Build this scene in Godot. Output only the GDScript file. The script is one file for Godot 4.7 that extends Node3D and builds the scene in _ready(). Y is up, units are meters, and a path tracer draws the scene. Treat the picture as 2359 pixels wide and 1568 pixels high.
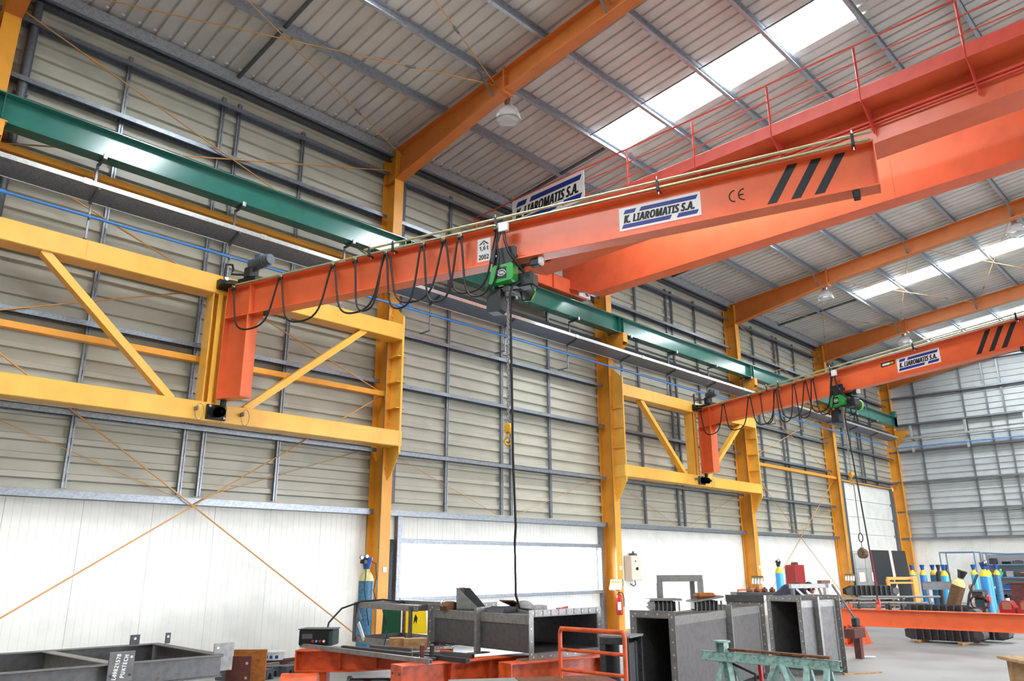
extends Node3D
# An industrial hall: x runs along the long wall into the distance, y is up, z points from the long wall into the room.

const PI2 := TAU
const BAY := 7.67
const XC := [-5.93, 1.74, 9.41, 17.08, 24.75, 32.42, 40.05]   # centre lines of the portal frames
const SLOPE := 0.1
const ROOF0 := 11.0          # height of the roof sheet at z = 0
const FARX := 40.3           # inner face of the end wall
const NEARX := -6.2
const DEEP := 28.0           # the other long wall
const RIDGE := 14.0

var mats := {}
var names := {}

func _ready() -> void:
	set_camera_and_light()
	make_materials()
	build_shell()
	build_long_wall()
	build_end_wall()
	build_roof()
	build_frames()
	build_bracing()
	build_runway()
	build_services()
	build_wall_frames()
	build_jibs()
	build_bridge()
	build_high_lamps()
	build_ducts()
	build_workbench()
	build_floor_stuff()
	build_far_corner()
	build_small_things()

func set_camera_and_light() -> void:
	var cam := Camera3D.new()
	cam.name = "camera"
	cam.transform = Transform3D(Basis(Vector3(0.701082, -0.004959, 0.713063), Vector3(-0.199588, 0.958643, 0.202902), Vector3(-0.684579, -0.284570, 0.671097)), Vector3(0, 1.6, 13.282))
	cam.fov = 47.95
	cam.near = 0.05
	cam.far = 300.0
	add_child(cam)
	cam.current = true
	var env := Environment.new()
	env.background_mode = Environment.BG_SKY
	var sky := Sky.new()
	var sm := ProceduralSkyMaterial.new()
	sm.sky_top_color = Color(0.86, 0.92, 1.0)
	sm.sky_horizon_color = Color(0.97, 0.98, 1.0)
	sm.ground_horizon_color = Color(0.80, 0.80, 0.78)
	sm.ground_bottom_color = Color(0.62, 0.61, 0.58)
	sm.sky_energy_multiplier = SKY_E
	sm.ground_energy_multiplier = SKY_E
	sky.sky_material = sm
	env.sky = sky
	env.tonemap_mode = Environment.TONE_MAPPER_LINEAR
	env.tonemap_exposure = EXPOSURE
	env.sdfgi_enabled = true
	env.ssao_enabled = true
	env.ssil_enabled = true
	var we := WorldEnvironment.new()
	we.name = "world_environment"
	we.environment = env
	add_child(we)
	# daylight that enters through the translucent roof strips, one area light under each strip
	for k in 6:
		for side in 2:
			var l := AreaLight3D.new()
			l.name = "skylight_daylight_%d_%d" % [k, side]
			l.area_size = Vector2(1.0, 5.7)
			l.light_color = Color(0.97, 0.985, 1.0)
			l.light_energy = SKYLIGHT_E
			l.light_size = 0.5
			l.shadow_enabled = true
			l.area_range = 60.0
			l.area_attenuation = 2.0
			add_child(l)
			var zc := 6.5 if side == 0 else 2.0 * RIDGE - 6.5
			var y := roof_y(6.5) - 0.07
			var s := SLOPE if side == 0 else -SLOPE
			# an area light shines along its local -z: turn that to point down, across the roof plane
			var down := Vector3(0, -1, s).normalized()
			var zax := -down
			var xax := Vector3(1, 0, 0)
			var yax := zax.cross(xax)
			l.transform = Transform3D(Basis(xax, yax, zax), Vector3(XC[k] + BAY / 2.0, y, zc))

const SKY_E := 3.5
const EXPOSURE := 2.0
const SKYLIGHT_E := 9.0

func roof_y(z: float) -> float:
	return ROOF0 + SLOPE * (z if z <= RIDGE else 2.0 * RIDGE - z)

# ------------------------------------------------------------------ mesh building
class MB:
	var v := PackedVector3Array()
	var n := PackedVector3Array()

	func tri(a: Vector3, b: Vector3, c: Vector3) -> void:      # counter-clockwise seen from outside
		var nn := (b - a).cross(c - a).normalized()
		v.append(a); v.append(c); v.append(b)
		n.append(nn); n.append(nn); n.append(nn)

	func trin(a: Vector3, b: Vector3, c: Vector3, na: Vector3, nb: Vector3, nc: Vector3) -> void:
		v.append(a); v.append(c); v.append(b)
		n.append(na); n.append(nc); n.append(nb)

	func quad(a: Vector3, b: Vector3, c: Vector3, d: Vector3) -> void:
		tri(a, b, c)
		tri(a, c, d)

	func ctri(a: Vector3, b: Vector3, c: Vector3, o: Vector3) -> void:
		if (b - a).cross(c - a).dot((a + b + c) / 3.0 - o) < 0.0:
			tri(a, c, b)
		else:
			tri(a, b, c)

	func cquad(a: Vector3, b: Vector3, c: Vector3, d: Vector3, o: Vector3) -> void:
		ctri(a, b, c, o)
		ctri(a, c, d, o)

	func box(c: Vector3, s: Vector3, bs: Basis = Basis()) -> MB:
		var h := s * 0.5
		var p: Array[Vector3] = []
		for i in 8:
			p.append(c + bs * Vector3(h.x if i & 1 else -h.x, h.y if i & 2 else -h.y, h.z if i & 4 else -h.z))
		return hexa(p)

	func mm(a: Vector3, b: Vector3) -> MB:                     # box from corner to corner
		return box((a + b) * 0.5, (b - a).abs())

	func hexa(p: Array[Vector3]) -> MB:                        # eight corners, bit 0 x, bit 1 y, bit 2 z
		var o := Vector3.ZERO
		for q in p:
			o += q / 8.0
		cquad(p[0], p[1], p[3], p[2], o); cquad(p[4], p[5], p[7], p[6], o)
		cquad(p[0], p[1], p[5], p[4], o); cquad(p[2], p[3], p[7], p[6], o)
		cquad(p[0], p[2], p[6], p[4], o); cquad(p[1], p[3], p[7], p[5], o)
		return self

	func cbox(c: Vector3, s: Vector3, ch: float, bs: Basis = Basis()) -> MB:   # chamfered box
		var h := s * 0.5
		var e := minf(ch, minf(h.x, minf(h.y, h.z)) * 0.9)
		for ax in 3:
			for sg in [-1.0, 1.0]:
				var q: Array[Vector3] = []
				for k in [[-1, -1], [1, -1], [1, 1], [-1, 1]]:
					var t := Vector3.ZERO
					t[ax] = sg * h[ax]
					t[(ax + 1) % 3] = k[0] * (h[(ax + 1) % 3] - e)
					t[(ax + 2) % 3] = k[1] * (h[(ax + 2) % 3] - e)
					q.append(c + bs * t)
				cquad(q[0], q[1], q[2], q[3], c)
			for s1 in [-1.0, 1.0]:
				for s2 in [-1.0, 1.0]:
					var b := (ax + 1) % 3
					var d := (ax + 2) % 3
					var r: Array[Vector3] = []
					for k in [[-1.0, 0], [1.0, 0], [1.0, 1], [-1.0, 1]]:
						var t := Vector3.ZERO
						t[ax] = k[0] * (h[ax] - e)
						t[b] = s1 * (h[b] - (e if k[1] == 1 else 0.0))
						t[d] = s2 * (h[d] - (0.0 if k[1] == 1 else e))
						r.append(c + bs * t)
					cquad(r[0], r[1], r[2], r[3], c)
		for i in 8:
			var sx := 1.0 if i & 1 else -1.0
			var sy := 1.0 if i & 2 else -1.0
			var sz := 1.0 if i & 4 else -1.0
			ctri(c + bs * Vector3(sx * h.x, sy * (h.y - e), sz * (h.z - e)), c + bs * Vector3(sx * (h.x - e), sy * h.y, sz * (h.z - e)), c + bs * Vector3(sx * (h.x - e), sy * (h.y - e), sz * h.z), c)
		return self

	func bar(a: Vector3, b: Vector3, w: float, hh: float, up := Vector3.UP) -> MB:   # a straight rectangular bar from a to b
		var z := (b - a).normalized()
		var x := up.cross(z)
		if x.length() < 0.01:
			x = Vector3.RIGHT.cross(z)
		x = x.normalized()
		var y := z.cross(x)
		return box((a + b) * 0.5, Vector3(w, hh, (b - a).length()), Basis(x, y, z))

	func prism(poly: PackedVector2Array, f: Transform3D, depth: float) -> MB:   # outline in local xy, drawn out along local z
		var pts := poly
		if Geometry2D.is_polygon_clockwise(pts):
			pts = pts.duplicate()
			pts.reverse()
		var flip := f.basis.determinant() < 0.0
		var m := pts.size()
		for i in m:
			var a := pts[i]
			var b := pts[(i + 1) % m]
			var p := [f * Vector3(a.x, a.y, 0), f * Vector3(b.x, b.y, 0), f * Vector3(b.x, b.y, depth), f * Vector3(a.x, a.y, depth)]
			if (depth < 0) != flip:
				quad(p[3], p[2], p[1], p[0])
			else:
				quad(p[0], p[1], p[2], p[3])
		var t := Geometry2D.triangulate_polygon(pts)
		for k in range(0, t.size(), 3):
			var a := pts[t[k]]
			var b := pts[t[k + 1]]
			var c := pts[t[k + 2]]
			if (b - a).cross(c - a) < 0.0:
				var q := b
				b = c
				c = q
			if (depth < 0) != flip:
				tri(f * Vector3(a.x, a.y, 0), f * Vector3(b.x, b.y, 0), f * Vector3(c.x, c.y, 0))
				tri(f * Vector3(a.x, a.y, depth), f * Vector3(c.x, c.y, depth), f * Vector3(b.x, b.y, depth))
			else:
				tri(f * Vector3(a.x, a.y, 0), f * Vector3(c.x, c.y, 0), f * Vector3(b.x, b.y, 0))
				tri(f * Vector3(a.x, a.y, depth), f * Vector3(b.x, b.y, depth), f * Vector3(c.x, c.y, depth))
		return self

	func tube(p: Array, r: float, sides := 8, closed := false) -> MB:
		var m := p.size()
		var rings: Array = []
		var prev := Vector3.ZERO
		for i in m:
			var a: Vector3 = p[(i - 1 + m) % m] if closed else p[maxi(i - 1, 0)]
			var b: Vector3 = p[(i + 1) % m] if closed else p[mini(i + 1, m - 1)]
			var t := (b - a).normalized()
			var x := prev - t * prev.dot(t)
			if x.length() < 0.01:
				x = t.cross(Vector3.UP if absf(t.y) < 0.9 else Vector3.RIGHT)
			x = x.normalized()
			prev = x
			var y := t.cross(x)
			var ring: Array = []
			for k in sides:
				var an := PI2 * k / sides
				ring.append([x * cos(an) + y * sin(an), p[i]])
			rings.append(ring)
		for i in (m if closed else m - 1):
			for k in sides:
				var A: Array = rings[i][k]
				var B: Array = rings[i][(k + 1) % sides]
				var C: Array = rings[(i + 1) % m][(k + 1) % sides]
				var D: Array = rings[(i + 1) % m][k]
				trin(A[1] + A[0] * r, B[1] + B[0] * r, C[1] + C[0] * r, A[0], B[0], C[0])
				trin(A[1] + A[0] * r, C[1] + C[0] * r, D[1] + D[0] * r, A[0], C[0], D[0])
		if not closed:
			for e in 2:
				var q: Array = rings[0] if e == 0 else rings[m - 1]
				for k in range(1, sides - 1):
					var A: Vector3 = q[0][1] + q[0][0] * r
					var B: Vector3 = q[k][1] + q[k][0] * r
					var C: Vector3 = q[k + 1][1] + q[k + 1][0] * r
					if e == 0:
						tri(A, C, B)
					else:
						tri(A, B, C)
		return self

	func cyl(a: Vector3, b: Vector3, r: float, sides := 12) -> MB:
		return tube([a, b], r, sides)

	func lathe(prof: Array, f := Transform3D(), sides := 20) -> MB:   # profile of Vector2(radius, height), bottom to top on the outside
		var m := prof.size()
		for i in m - 1:
			var a: Vector2 = prof[i]
			var b: Vector2 = prof[i + 1]
			var e := b - a
			if e.length() < 1e-6:
				continue
			var nr := Vector2(e.y, -e.x).normalized()
			for k in sides:
				var t0 := PI2 * k / sides
				var t1 := PI2 * (k + 1) / sides
				var d0 := Vector3(cos(t0), 0, -sin(t0))
				var d1 := Vector3(cos(t1), 0, -sin(t1))
				var A := f * (d0 * a.x + Vector3.UP * a.y)
				var B := f * (d1 * a.x + Vector3.UP * a.y)
				var C := f * (d1 * b.x + Vector3.UP * b.y)
				var D := f * (d0 * b.x + Vector3.UP * b.y)
				var n0 := (f.basis * (d0 * nr.x + Vector3.UP * nr.y)).normalized()
				var n1 := (f.basis * (d1 * nr.x + Vector3.UP * nr.y)).normalized()
				if a.x > 1e-5:
					trin(A, B, C, n0, n1, n1)
				if b.x > 1e-5:
					trin(A, C, D, n0, n1, n0)
		return self

	func ibeam(a: Vector3, b: Vector3, h: float, w: float, tf: float, tw: float, up := Vector3.UP) -> MB:   # a..b is the centre line
		var z := (b - a).normalized()
		var x := up.cross(z).normalized()
		var y := z.cross(x)
		var bs := Basis(x, y, z)
		var c := (a + b) * 0.5
		var l := (b - a).length()
		cbox(c + y * (h - tf) * 0.5, Vector3(w, tf, l), 0.003, bs)
		cbox(c - y * (h - tf) * 0.5, Vector3(w, tf, l), 0.003, bs)
		box(c, Vector3(tw, h - 2.0 * tf, l), bs)
		return self

	func channel(a: Vector3, b: Vector3, h: float, w: float, t: float, open: Vector3, up := Vector3.UP) -> MB:   # C section, back away from `open`
		var z := (b - a).normalized()
		var y := (up - z * up.dot(z)).normalized()
		var x := y.cross(z)
		if x.dot(open) < 0:
			x = -x
			z = -z
		var bs := Basis(x, y, z)
		var c := (a + b) * 0.5
		var l := (b - a).length()
		box(c - x * (w - t) * 0.5, Vector3(t, h, l), bs)
		box(c + y * (h - t) * 0.5, Vector3(w, t, l), bs)
		box(c - y * (h - t) * 0.5, Vector3(w, t, l), bs)
		box(c + x * (w - t) * 0.5 + y * (h * 0.5 - 0.012), Vector3(t, 0.024, l), bs)
		box(c + x * (w - t) * 0.5 - y * (h * 0.5 - 0.012), Vector3(t, 0.024, l), bs)
		return self

	func mesh() -> ArrayMesh:
		var arr := []
		arr.resize(Mesh.ARRAY_MAX)
		arr[Mesh.ARRAY_VERTEX] = v
		arr[Mesh.ARRAY_NORMAL] = n
		var m := ArrayMesh.new()
		m.add_surface_from_arrays(Mesh.PRIMITIVE_TRIANGLES, arr)
		return m

# ------------------------------------------------------------------ naming and adding
func put(parent: Node, called: String, node: Node3D) -> Node3D:
	var key := "%d/%s" % [parent.get_instance_id(), called]
	var k: int = names.get(key, 0)
	names[key] = k + 1
	node.name = called if k == 0 else "%s_%03d" % [called, k]
	parent.add_child(node, true)
	return node

func tag(o: Node, label: String, category: String, group := "") -> void:
	o.set_meta("label", label)
	o.set_meta("category", category)
	if group != "":
		o.set_meta("group", group)

func thing(called: String, label: String, category: String, at := Vector3.ZERO, turn := 0.0, group := "") -> Node3D:
	var o := Node3D.new()
	put(self, called, o)
	o.position = at
	o.rotation.y = turn
	tag(o, label, category, group)
	return o

func structure(called: String, label: String, category: String) -> Node3D:
	var o := Node3D.new()
	put(self, called, o)
	o.set_meta("kind", "structure")
	tag(o, label, category)
	return o

func part(parent: Node, called: String, b: MB, mat: String, label := "") -> MeshInstance3D:
	return inst(parent, called, b.mesh(), mat, Transform3D(), label)

func inst(parent: Node, called: String, m: Mesh, mat: String, f := Transform3D(), label := "") -> MeshInstance3D:
	var o := MeshInstance3D.new()
	o.mesh = m
	o.material_override = mats[mat]
	o.transform = f
	put(parent, called, o)
	if label != "":
		o.set_meta("label", label)
	return o

func solo(called: String, b: MB, mat: String, label: String, category: String, group := "") -> MeshInstance3D:
	var o := part(self, called, b, mat)
	tag(o, label, category, group)
	return o

func lettering(parent: Node, called: String, txt: String, at: Vector3, right: Vector3, up: Vector3, height: float, length: float, mat: String, slant := 0.0, deep := 0.004, weight := 700) -> MeshInstance3D:
	var tm := TextMesh.new()
	var fo := SystemFont.new()
	fo.font_names = PackedStringArray(["Droid Sans"])
	fo.font_weight = weight
	tm.font = fo
	tm.font_size = 64
	tm.pixel_size = 0.01
	tm.depth = 0.02
	tm.curve_step = 2.0
	tm.text = txt
	tm.horizontal_alignment = HORIZONTAL_ALIGNMENT_CENTER
	var bb := tm.get_aabb()
	var sx := length / maxf(bb.size.x, 0.001)
	var sy := height / maxf(bb.size.y, 0.001)
	var x := right.normalized()
	var y := up.normalized()
	var z := x.cross(y)
	var mid := bb.position + bb.size * 0.5
	var bs := Basis(x * sx, (y + x * slant) * sy, z * (deep / 0.02))
	return inst(parent, called, tm, mat, Transform3D(bs, at - bs * mid))

func V(x: float, y: float, z: float) -> Vector3:
	return Vector3(x, y, z)

# ------------------------------------------------------------------ materials
func noise_tex(seed_: int, freq: float, stops: Array, size := 512, type := FastNoiseLite.TYPE_SIMPLEX_SMOOTH, octaves := 4, cell := false) -> ImageTexture:
	var fn := FastNoiseLite.new()
	fn.seed = seed_
	fn.noise_type = type
	fn.frequency = freq
	fn.fractal_octaves = octaves
	if cell:
		fn.cellular_return_type = FastNoiseLite.RETURN_CELL_VALUE
		fn.fractal_type = FastNoiseLite.FRACTAL_NONE
	var src := fn.get_seamless_image(size, size)
	var g := Gradient.new()
	var off := PackedFloat32Array()
	var col := PackedColorArray()
	for s in stops:
		off.append(s[0])
		col.append(s[1])
	g.offsets = off
	g.colors = col
	var im := Image.create(size, size, false, Image.FORMAT_RGB8)
	for y in size:
		for x in size:
			im.set_pixel(x, y, g.sample(src.get_pixel(x, y).r))
	return ImageTexture.create_from_image(im)

func mat(called: String, color: Color, rough := 0.5, metal := 0.0) -> StandardMaterial3D:
	var m := StandardMaterial3D.new()
	m.resource_name = called
	m.albedo_color = color
	m.roughness = rough
	m.metallic = metal
	mats[called] = m
	return m

func textured(m: StandardMaterial3D, tex: Texture2D, metres: float) -> StandardMaterial3D:
	m.albedo_texture = tex
	m.uv1_triplanar = true
	m.uv1_world_triplanar = true
	m.uv1_scale = Vector3.ONE / metres
	return m

func g(v: float) -> Color:
	return Color(v, v, v)

func make_materials() -> void:
	var soft := noise_tex(3, 0.012, [[0.0, g(0.93)], [0.5, g(0.98)], [1.0, g(1.0)]], 256)
	var grime := noise_tex(11, 0.02, [[0.0, g(0.62)], [0.35, g(0.85)], [0.6, g(0.97)], [1.0, g(1.0)]], 256, FastNoiseLite.TYPE_SIMPLEX_SMOOTH, 5)
	var spangle := noise_tex(5, 0.09, [[0.0, g(0.86)], [1.0, g(1.0)]], 256, FastNoiseLite.TYPE_CELLULAR, 1, true)
	var scale_tex := noise_tex(21, 0.025, [[0.0, Color(0.80, 0.80, 0.83)], [0.45, Color(0.92, 0.92, 0.93)], [0.7, Color(1.0, 0.99, 0.98)], [0.88, Color(0.95, 0.88, 0.80)], [1.0, Color(0.80, 0.66, 0.55)]], 256, FastNoiseLite.TYPE_SIMPLEX_SMOOTH, 5)
	var rusty := noise_tex(8, 0.03, [[0.0, Color(0.55, 0.42, 0.34)], [0.5, Color(0.9, 0.85, 0.8)], [1.0, Color(1.0, 0.9, 0.75)]], 256, FastNoiseLite.TYPE_SIMPLEX_SMOOTH, 5)
	var concrete := noise_tex(14, 0.008, [[0.0, g(0.82)], [0.4, g(0.92)], [0.6, g(0.97)], [1.0, g(1.0)]], 512, FastNoiseLite.TYPE_SIMPLEX_SMOOTH, 6)
	var wood := noise_tex(31, 0.02, [[0.0, Color(0.72, 0.62, 0.5)], [1.0, Color(1, 1, 1)]], 256, FastNoiseLite.TYPE_SIMPLEX_SMOOTH, 4)
	textured(mat("wall_sheet", Color(0.71, 0.695, 0.635), 0.36), soft, 3.0)
	textured(mat("roof_sheet", Color(0.81, 0.795, 0.77), 0.42), soft, 3.0)
	textured(mat("white_panel", Color(0.94, 0.935, 0.91), 0.4), soft, 2.5)
	textured(mat("end_sheet", Color(0.72, 0.735, 0.735), 0.42), soft, 3.0)
	textured(mat("galvanised", Color(0.56, 0.58, 0.61), 0.36, 0.7), spangle, 0.6)
	textured(mat("galv_dull", Color(0.42, 0.44, 0.46), 0.5, 0.45), spangle, 0.6)
	textured(mat("purlin_zinc", Color(0.70, 0.72, 0.75), 0.36, 0.45), spangle, 0.8)
	textured(mat("bright_zinc", Color(0.86, 0.87, 0.86), 0.3, 0.7), spangle, 0.35)
	textured(mat("yellow", Color(0.97, 0.73, 0.27), 0.3), soft, 1.6)
	textured(mat("column_paint", Color(0.91, 0.62, 0.20), 0.4), soft, 1.6)
	textured(mat("rafter_paint", Color(0.82, 0.47, 0.21), 0.45), soft, 1.6)
	mat("rod_paint", Color(0.80, 0.59, 0.34), 0.5)
	textured(mat("orange", Color(0.91, 0.425, 0.245), 0.3), soft, 1.3)
	textured(mat("bridge_red", Color(0.89, 0.41, 0.26), 0.32), soft, 1.8)
	textured(mat("rail_red", Color(0.87, 0.33, 0.27), 0.4), soft, 1.0)
	textured(mat("trestle_orange", Color(0.89, 0.36, 0.17), 0.4), grime, 0.9)
	textured(mat("green_beam", Color(0.15, 0.44, 0.39), 0.17), soft, 1.5)
	mats["green_beam"].metallic_specular = 0.8
	mats["yellow"].metallic_specular = 0.65
	mat("pipe_blue", Color(0.26, 0.53, 0.84), 0.35)
	mat("black", Color(0.035, 0.037, 0.042), 0.42)
	mat("rubber", Color(0.045, 0.043, 0.047), 0.55)
	mat("dark_grey", Color(0.13, 0.145, 0.16), 0.45)
	mat("stripe", Color(0.10, 0.125, 0.155), 0.5)
	mat("letter", Color(0.04, 0.045, 0.06), 0.5)
	mat("blue_print", Color(0.10, 0.19, 0.52), 0.45)
	mat("sign_white", Color(0.90, 0.90, 0.90), 0.35)
	mat("white_paint", Color(0.92, 0.92, 0.91), 0.5)
	mat("hoist_green", Color(0.13, 0.58, 0.22), 0.35)
	mat("lime", Color(0.42, 0.80, 0.20), 0.4)
	mat("hook_yellow", Color(0.85, 0.62, 0.08), 0.4)
	mat("chain", Color(0.60, 0.60, 0.60), 0.3, 0.85)
	mat("motor_grey", Color(0.34, 0.38, 0.42), 0.4, 0.3)
	mat("chrome", Color(0.85, 0.86, 0.87), 0.14, 0.95)
	textured(mat("mill_steel", Color(0.36, 0.355, 0.36), 0.45, 0.3), scale_tex, 0.7)
	textured(mat("duct_steel", Color(0.41, 0.40, 0.395), 0.5, 0.3), scale_tex, 0.9)
	textured(mat("dark_steel", Color(0.27, 0.27, 0.28), 0.5, 0.3), scale_tex, 0.6)
	textured(mat("light_steel", Color(0.53, 0.525, 0.515), 0.42, 0.3), scale_tex, 0.6)
	textured(mat("rust_steel", Color(0.50, 0.34, 0.25), 0.6, 0.2), rusty, 0.5)
	textured(mat("rust_plate", Color(0.68, 0.42, 0.14), 0.65, 0.05), rusty, 0.5)
	textured(mat("red_lead", Color(0.36, 0.16, 0.13), 0.6), grime, 0.6)
	textured(mat("concrete", Color(0.57, 0.565, 0.55), 0.5), concrete, 7.0)
	textured(mat("timber", Color(0.74, 0.60, 0.42), 0.7), wood, 0.4)
	textured(mat("plywood", Color(0.84, 0.72, 0.54), 0.6), wood, 0.6)
	textured(mat("trestle_green", Color(0.58, 0.71, 0.68), 0.5), grime, 0.35)
	mat("cyl_blue", Color(0.16, 0.52, 0.78), 0.4)
	mat("cyl_light", Color(0.24, 0.66, 0.90), 0.35)
	textured(mat("cyl_worn", Color(0.28, 0.50, 0.64), 0.5), grime, 0.3)
	textured(mat("zinc_rail", Color(0.74, 0.74, 0.58), 0.35, 0.5), spangle, 0.5)
	mat("hole_light", Color(0.78, 0.78, 0.76), 0.5)
	mat("cyl_cream", Color(0.80, 0.77, 0.52), 0.5)
	mat("cyl_yellow", Color(0.90, 0.78, 0.20), 0.4)
	textured(mat("cyl_brown", Color(0.40, 0.27, 0.13), 0.55), grime, 0.3)
	textured(mat("cyl_dark", Color(0.24, 0.21, 0.19), 0.5), grime, 0.3)
	mat("cap_blue", Color(0.10, 0.30, 0.62), 0.45)
	mat("red", Color(0.72, 0.10, 0.11), 0.4)
	mat("cabinet_red", Color(0.60, 0.15, 0.14), 0.4)
	mat("extinguisher", Color(0.66, 0.12, 0.05), 0.3)
	mat("cabinet_beige", Color(0.84, 0.80, 0.73), 0.45)
	mat("bin_green", Color(0.02, 0.30, 0.17), 0.5)
	mat("bin_yellow", Color(0.95, 0.80, 0.05), 0.45)
	mat("shelf_blue", Color(0.42, 0.52, 0.64), 0.45)
	mat("shelf_grey", Color(0.55, 0.56, 0.57), 0.5)
	mat("cloth_navy", Color(0.13, 0.12, 0.19), 0.9)
	mat("skin", Color(0.62, 0.42, 0.32), 0.6)
	mat("hair", Color(0.05, 0.04, 0.04), 0.7)
	mat("tub_white", Color(0.88, 0.88, 0.87), 0.4)
	mat("plastic_green", Color(0.12, 0.62, 0.42), 0.4)
	mat("machine_teal", Color(0.15, 0.24, 0.25), 0.45)
	mat("seal", Color(0.30, 0.31, 0.32), 0.6)
	var gl := mat("glass", Color(0.92, 0.96, 0.97, 0.10), 0.04)
	gl.transparency = BaseMaterial3D.TRANSPARENCY_ALPHA
	var lamp_glass := mat("clear_plastic", Color(0.93, 0.94, 0.95, 0.30), 0.06)
	lamp_glass.transparency = BaseMaterial3D.TRANSPARENCY_ALPHA
	var sk := mat("skylight_sheet", Color(0.95, 0.97, 0.97), 0.4)
	sk.emission_enabled = true
	sk.emission = Color(0.95, 0.985, 1.0)
	sk.emission_energy_multiplier = 14.0

# ------------------------------------------------------------------ the building
const GIRTS := [10.30, 9.23, 7.92, 6.59, 5.42, 3.97]
const STUDS := [1.90, 3.66, 3.99, 5.42]
const PURLINS := [2.1, 3.6, 5.05, 6.5, 7.95, 9.4, 10.85, 12.3, 13.6]

func build_shell() -> void:
	var fl := structure("floor", "grey concrete workshop floor with faint stains", "floor")
	part(fl, "slab", MB.new().mm(V(NEARX - 0.4, -0.3, -0.4), V(FARX + 0.4, 0.0, DEEP + 0.4)), "concrete")
	# the wall across the hall, with a row of windows and two open gateways that let the daylight in
	var w := structure("wall_right", "pale sheet wall on the far side of the hall with window band", "wall")
	var x := NEARX
	var cuts := []
	for b in 6:
		cuts.append([XC[b] + 0.7, XC[b + 1] - 0.7, 1.0, 3.2])
	cuts = cuts.slice(2)
	cuts[1] = [XC[3] + 1.0, XC[4] - 1.0, 0.0, 5.2]
	for c in cuts:
		part(w, "wall_bay", MB.new().mm(V(x, 0, DEEP), V(c[0], 11.1, DEEP + 0.2)), "white_panel")
		part(w, "wall_bay", MB.new().mm(V(c[0], c[3], DEEP), V(c[1], 11.1, DEEP + 0.2)), "wall_sheet")
		if c[2] > 0.0:
			part(w, "wall_bay", MB.new().mm(V(c[0], 0, DEEP), V(c[1], c[2], DEEP + 0.2)), "white_panel")
		x = c[1]
	part(w, "wall_bay", MB.new().mm(V(x, 0, DEEP), V(FARX + 0.4, 11.1, DEEP + 0.2)), "white_panel")
	var yard := structure("outside_ground", "pale concrete yard outside the hall", "ground")
	part(yard, "yard_slab", MB.new().mm(V(NEARX - 30, -0.35, DEEP + 0.42), V(FARX + 30, -0.02, DEEP + 40)), "concrete")
	part(yard, "yard_slab", MB.new().mm(V(NEARX - 30, -0.35, -40), V(FARX + 30, -0.02, -0.42)), "concrete")
	var nw := structure("wall_front", "end wall of pale sheet behind the viewpoint", "wall")
	part(nw, "wall_bay", MB.new().prism(PackedVector2Array([Vector2(-0.4, 0), Vector2(DEEP + 0.3, 0), Vector2(DEEP + 0.3, ROOF0), Vector2(RIDGE, ROOF0 + RIDGE * SLOPE), Vector2(-0.4, ROOF0)]), Transform3D(Basis(V(0, 0, 1), V(0, 1, 0), V(-1, 0, 0)), V(NEARX, 0, 0)), 0.2), "wall_sheet")

func corrugated(length: float, ribs: int, pitch: float, depth: float, crest := 0.055, flank := 0.025) -> ArrayMesh:
	# runs along local x, ribs stacked along local y, crests towards +z
	var b := MB.new()
	var prof: Array[Vector2] = []
	for i in ribs:
		var y := i * pitch
		var pan := pitch - crest - 2.0 * flank
		prof.append(Vector2(y, 0)); prof.append(Vector2(y + pan, 0))
		prof.append(Vector2(y + pan + flank, depth)); prof.append(Vector2(y + pan + flank + crest, depth))
	prof.append(Vector2(ribs * pitch, 0))
	for i in prof.size() - 1:
		var p := prof[i]
		var q := prof[i + 1]
		b.quad(V(0, p.x, p.y), V(length, p.x, p.y), V(length, q.x, q.y), V(0, q.x, q.y))
	return b.mesh()

func ribbed_panel(width: float, h: float, pitch: float) -> ArrayMesh:
	# a flat board with fine upright grooves, front face towards +z
	var b := MB.new()
	var k := int(round(width / pitch))
	var p := width / k
	for i in k:
		var x0 := i * p + 0.004
		var x1 := (i + 1) * p - 0.004
		b.quad(V(x0, 0, 0.03), V(x1, 0, 0.03), V(x1, h, 0.03), V(x0, h, 0.03))
		var d := 0.026 if i < k - 1 else 0.015
		b.quad(V(x1, 0, 0.03), V(x1 + 0.004, 0, d), V(x1 + 0.004, h, d), V(x1, h, 0.03))
		b.quad(V(x1 + 0.004, 0, d), V(x1 + 0.008, 0, 0.03), V(x1 + 0.008, h, 0.03), V(x1 + 0.004, h, d))
	b.quad(V(0, 0, 0.02), V(0.004, 0, 0.03), V(0.004, h, 0.03), V(0, h, 0.02))
	b.mm(V(0, 0, -0.03), V(width, h, 0.012))
	return b.mesh()

func girt_mesh(length: float) -> ArrayMesh:
	# a C section lying on its side: web on top, one flange to the sheet and one to the room
	var b := MB.new()
	b.mm(V(0, 0.078, 0.06), V(length, 0.082, 0.27))
	b.mm(V(0, 0, 0.266), V(length, 0.08, 0.27))
	b.mm(V(0, 0, 0.06), V(length, 0.08, 0.064))
	b.mm(V(0, 0, 0.246), V(length, 0.004, 0.268))
	return b.mesh()

func stud_mesh(h: float) -> ArrayMesh:
	var b := MB.new()
	b.mm(V(-0.035, 0, 0.12), V(-0.004, h, 0.124))
	b.mm(V(0.010, 0, 0.12), V(0.035, h, 0.124))
	b.mm(V(-0.035, 0, 0.056), V(-0.031, h, 0.12))
	b.mm(V(0.031, 0, 0.056), V(0.035, h, 0.12))
	b.mm(V(-0.004, 0, 0.08), V(0.010, h, 0.084))
	return b.mesh()

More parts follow.
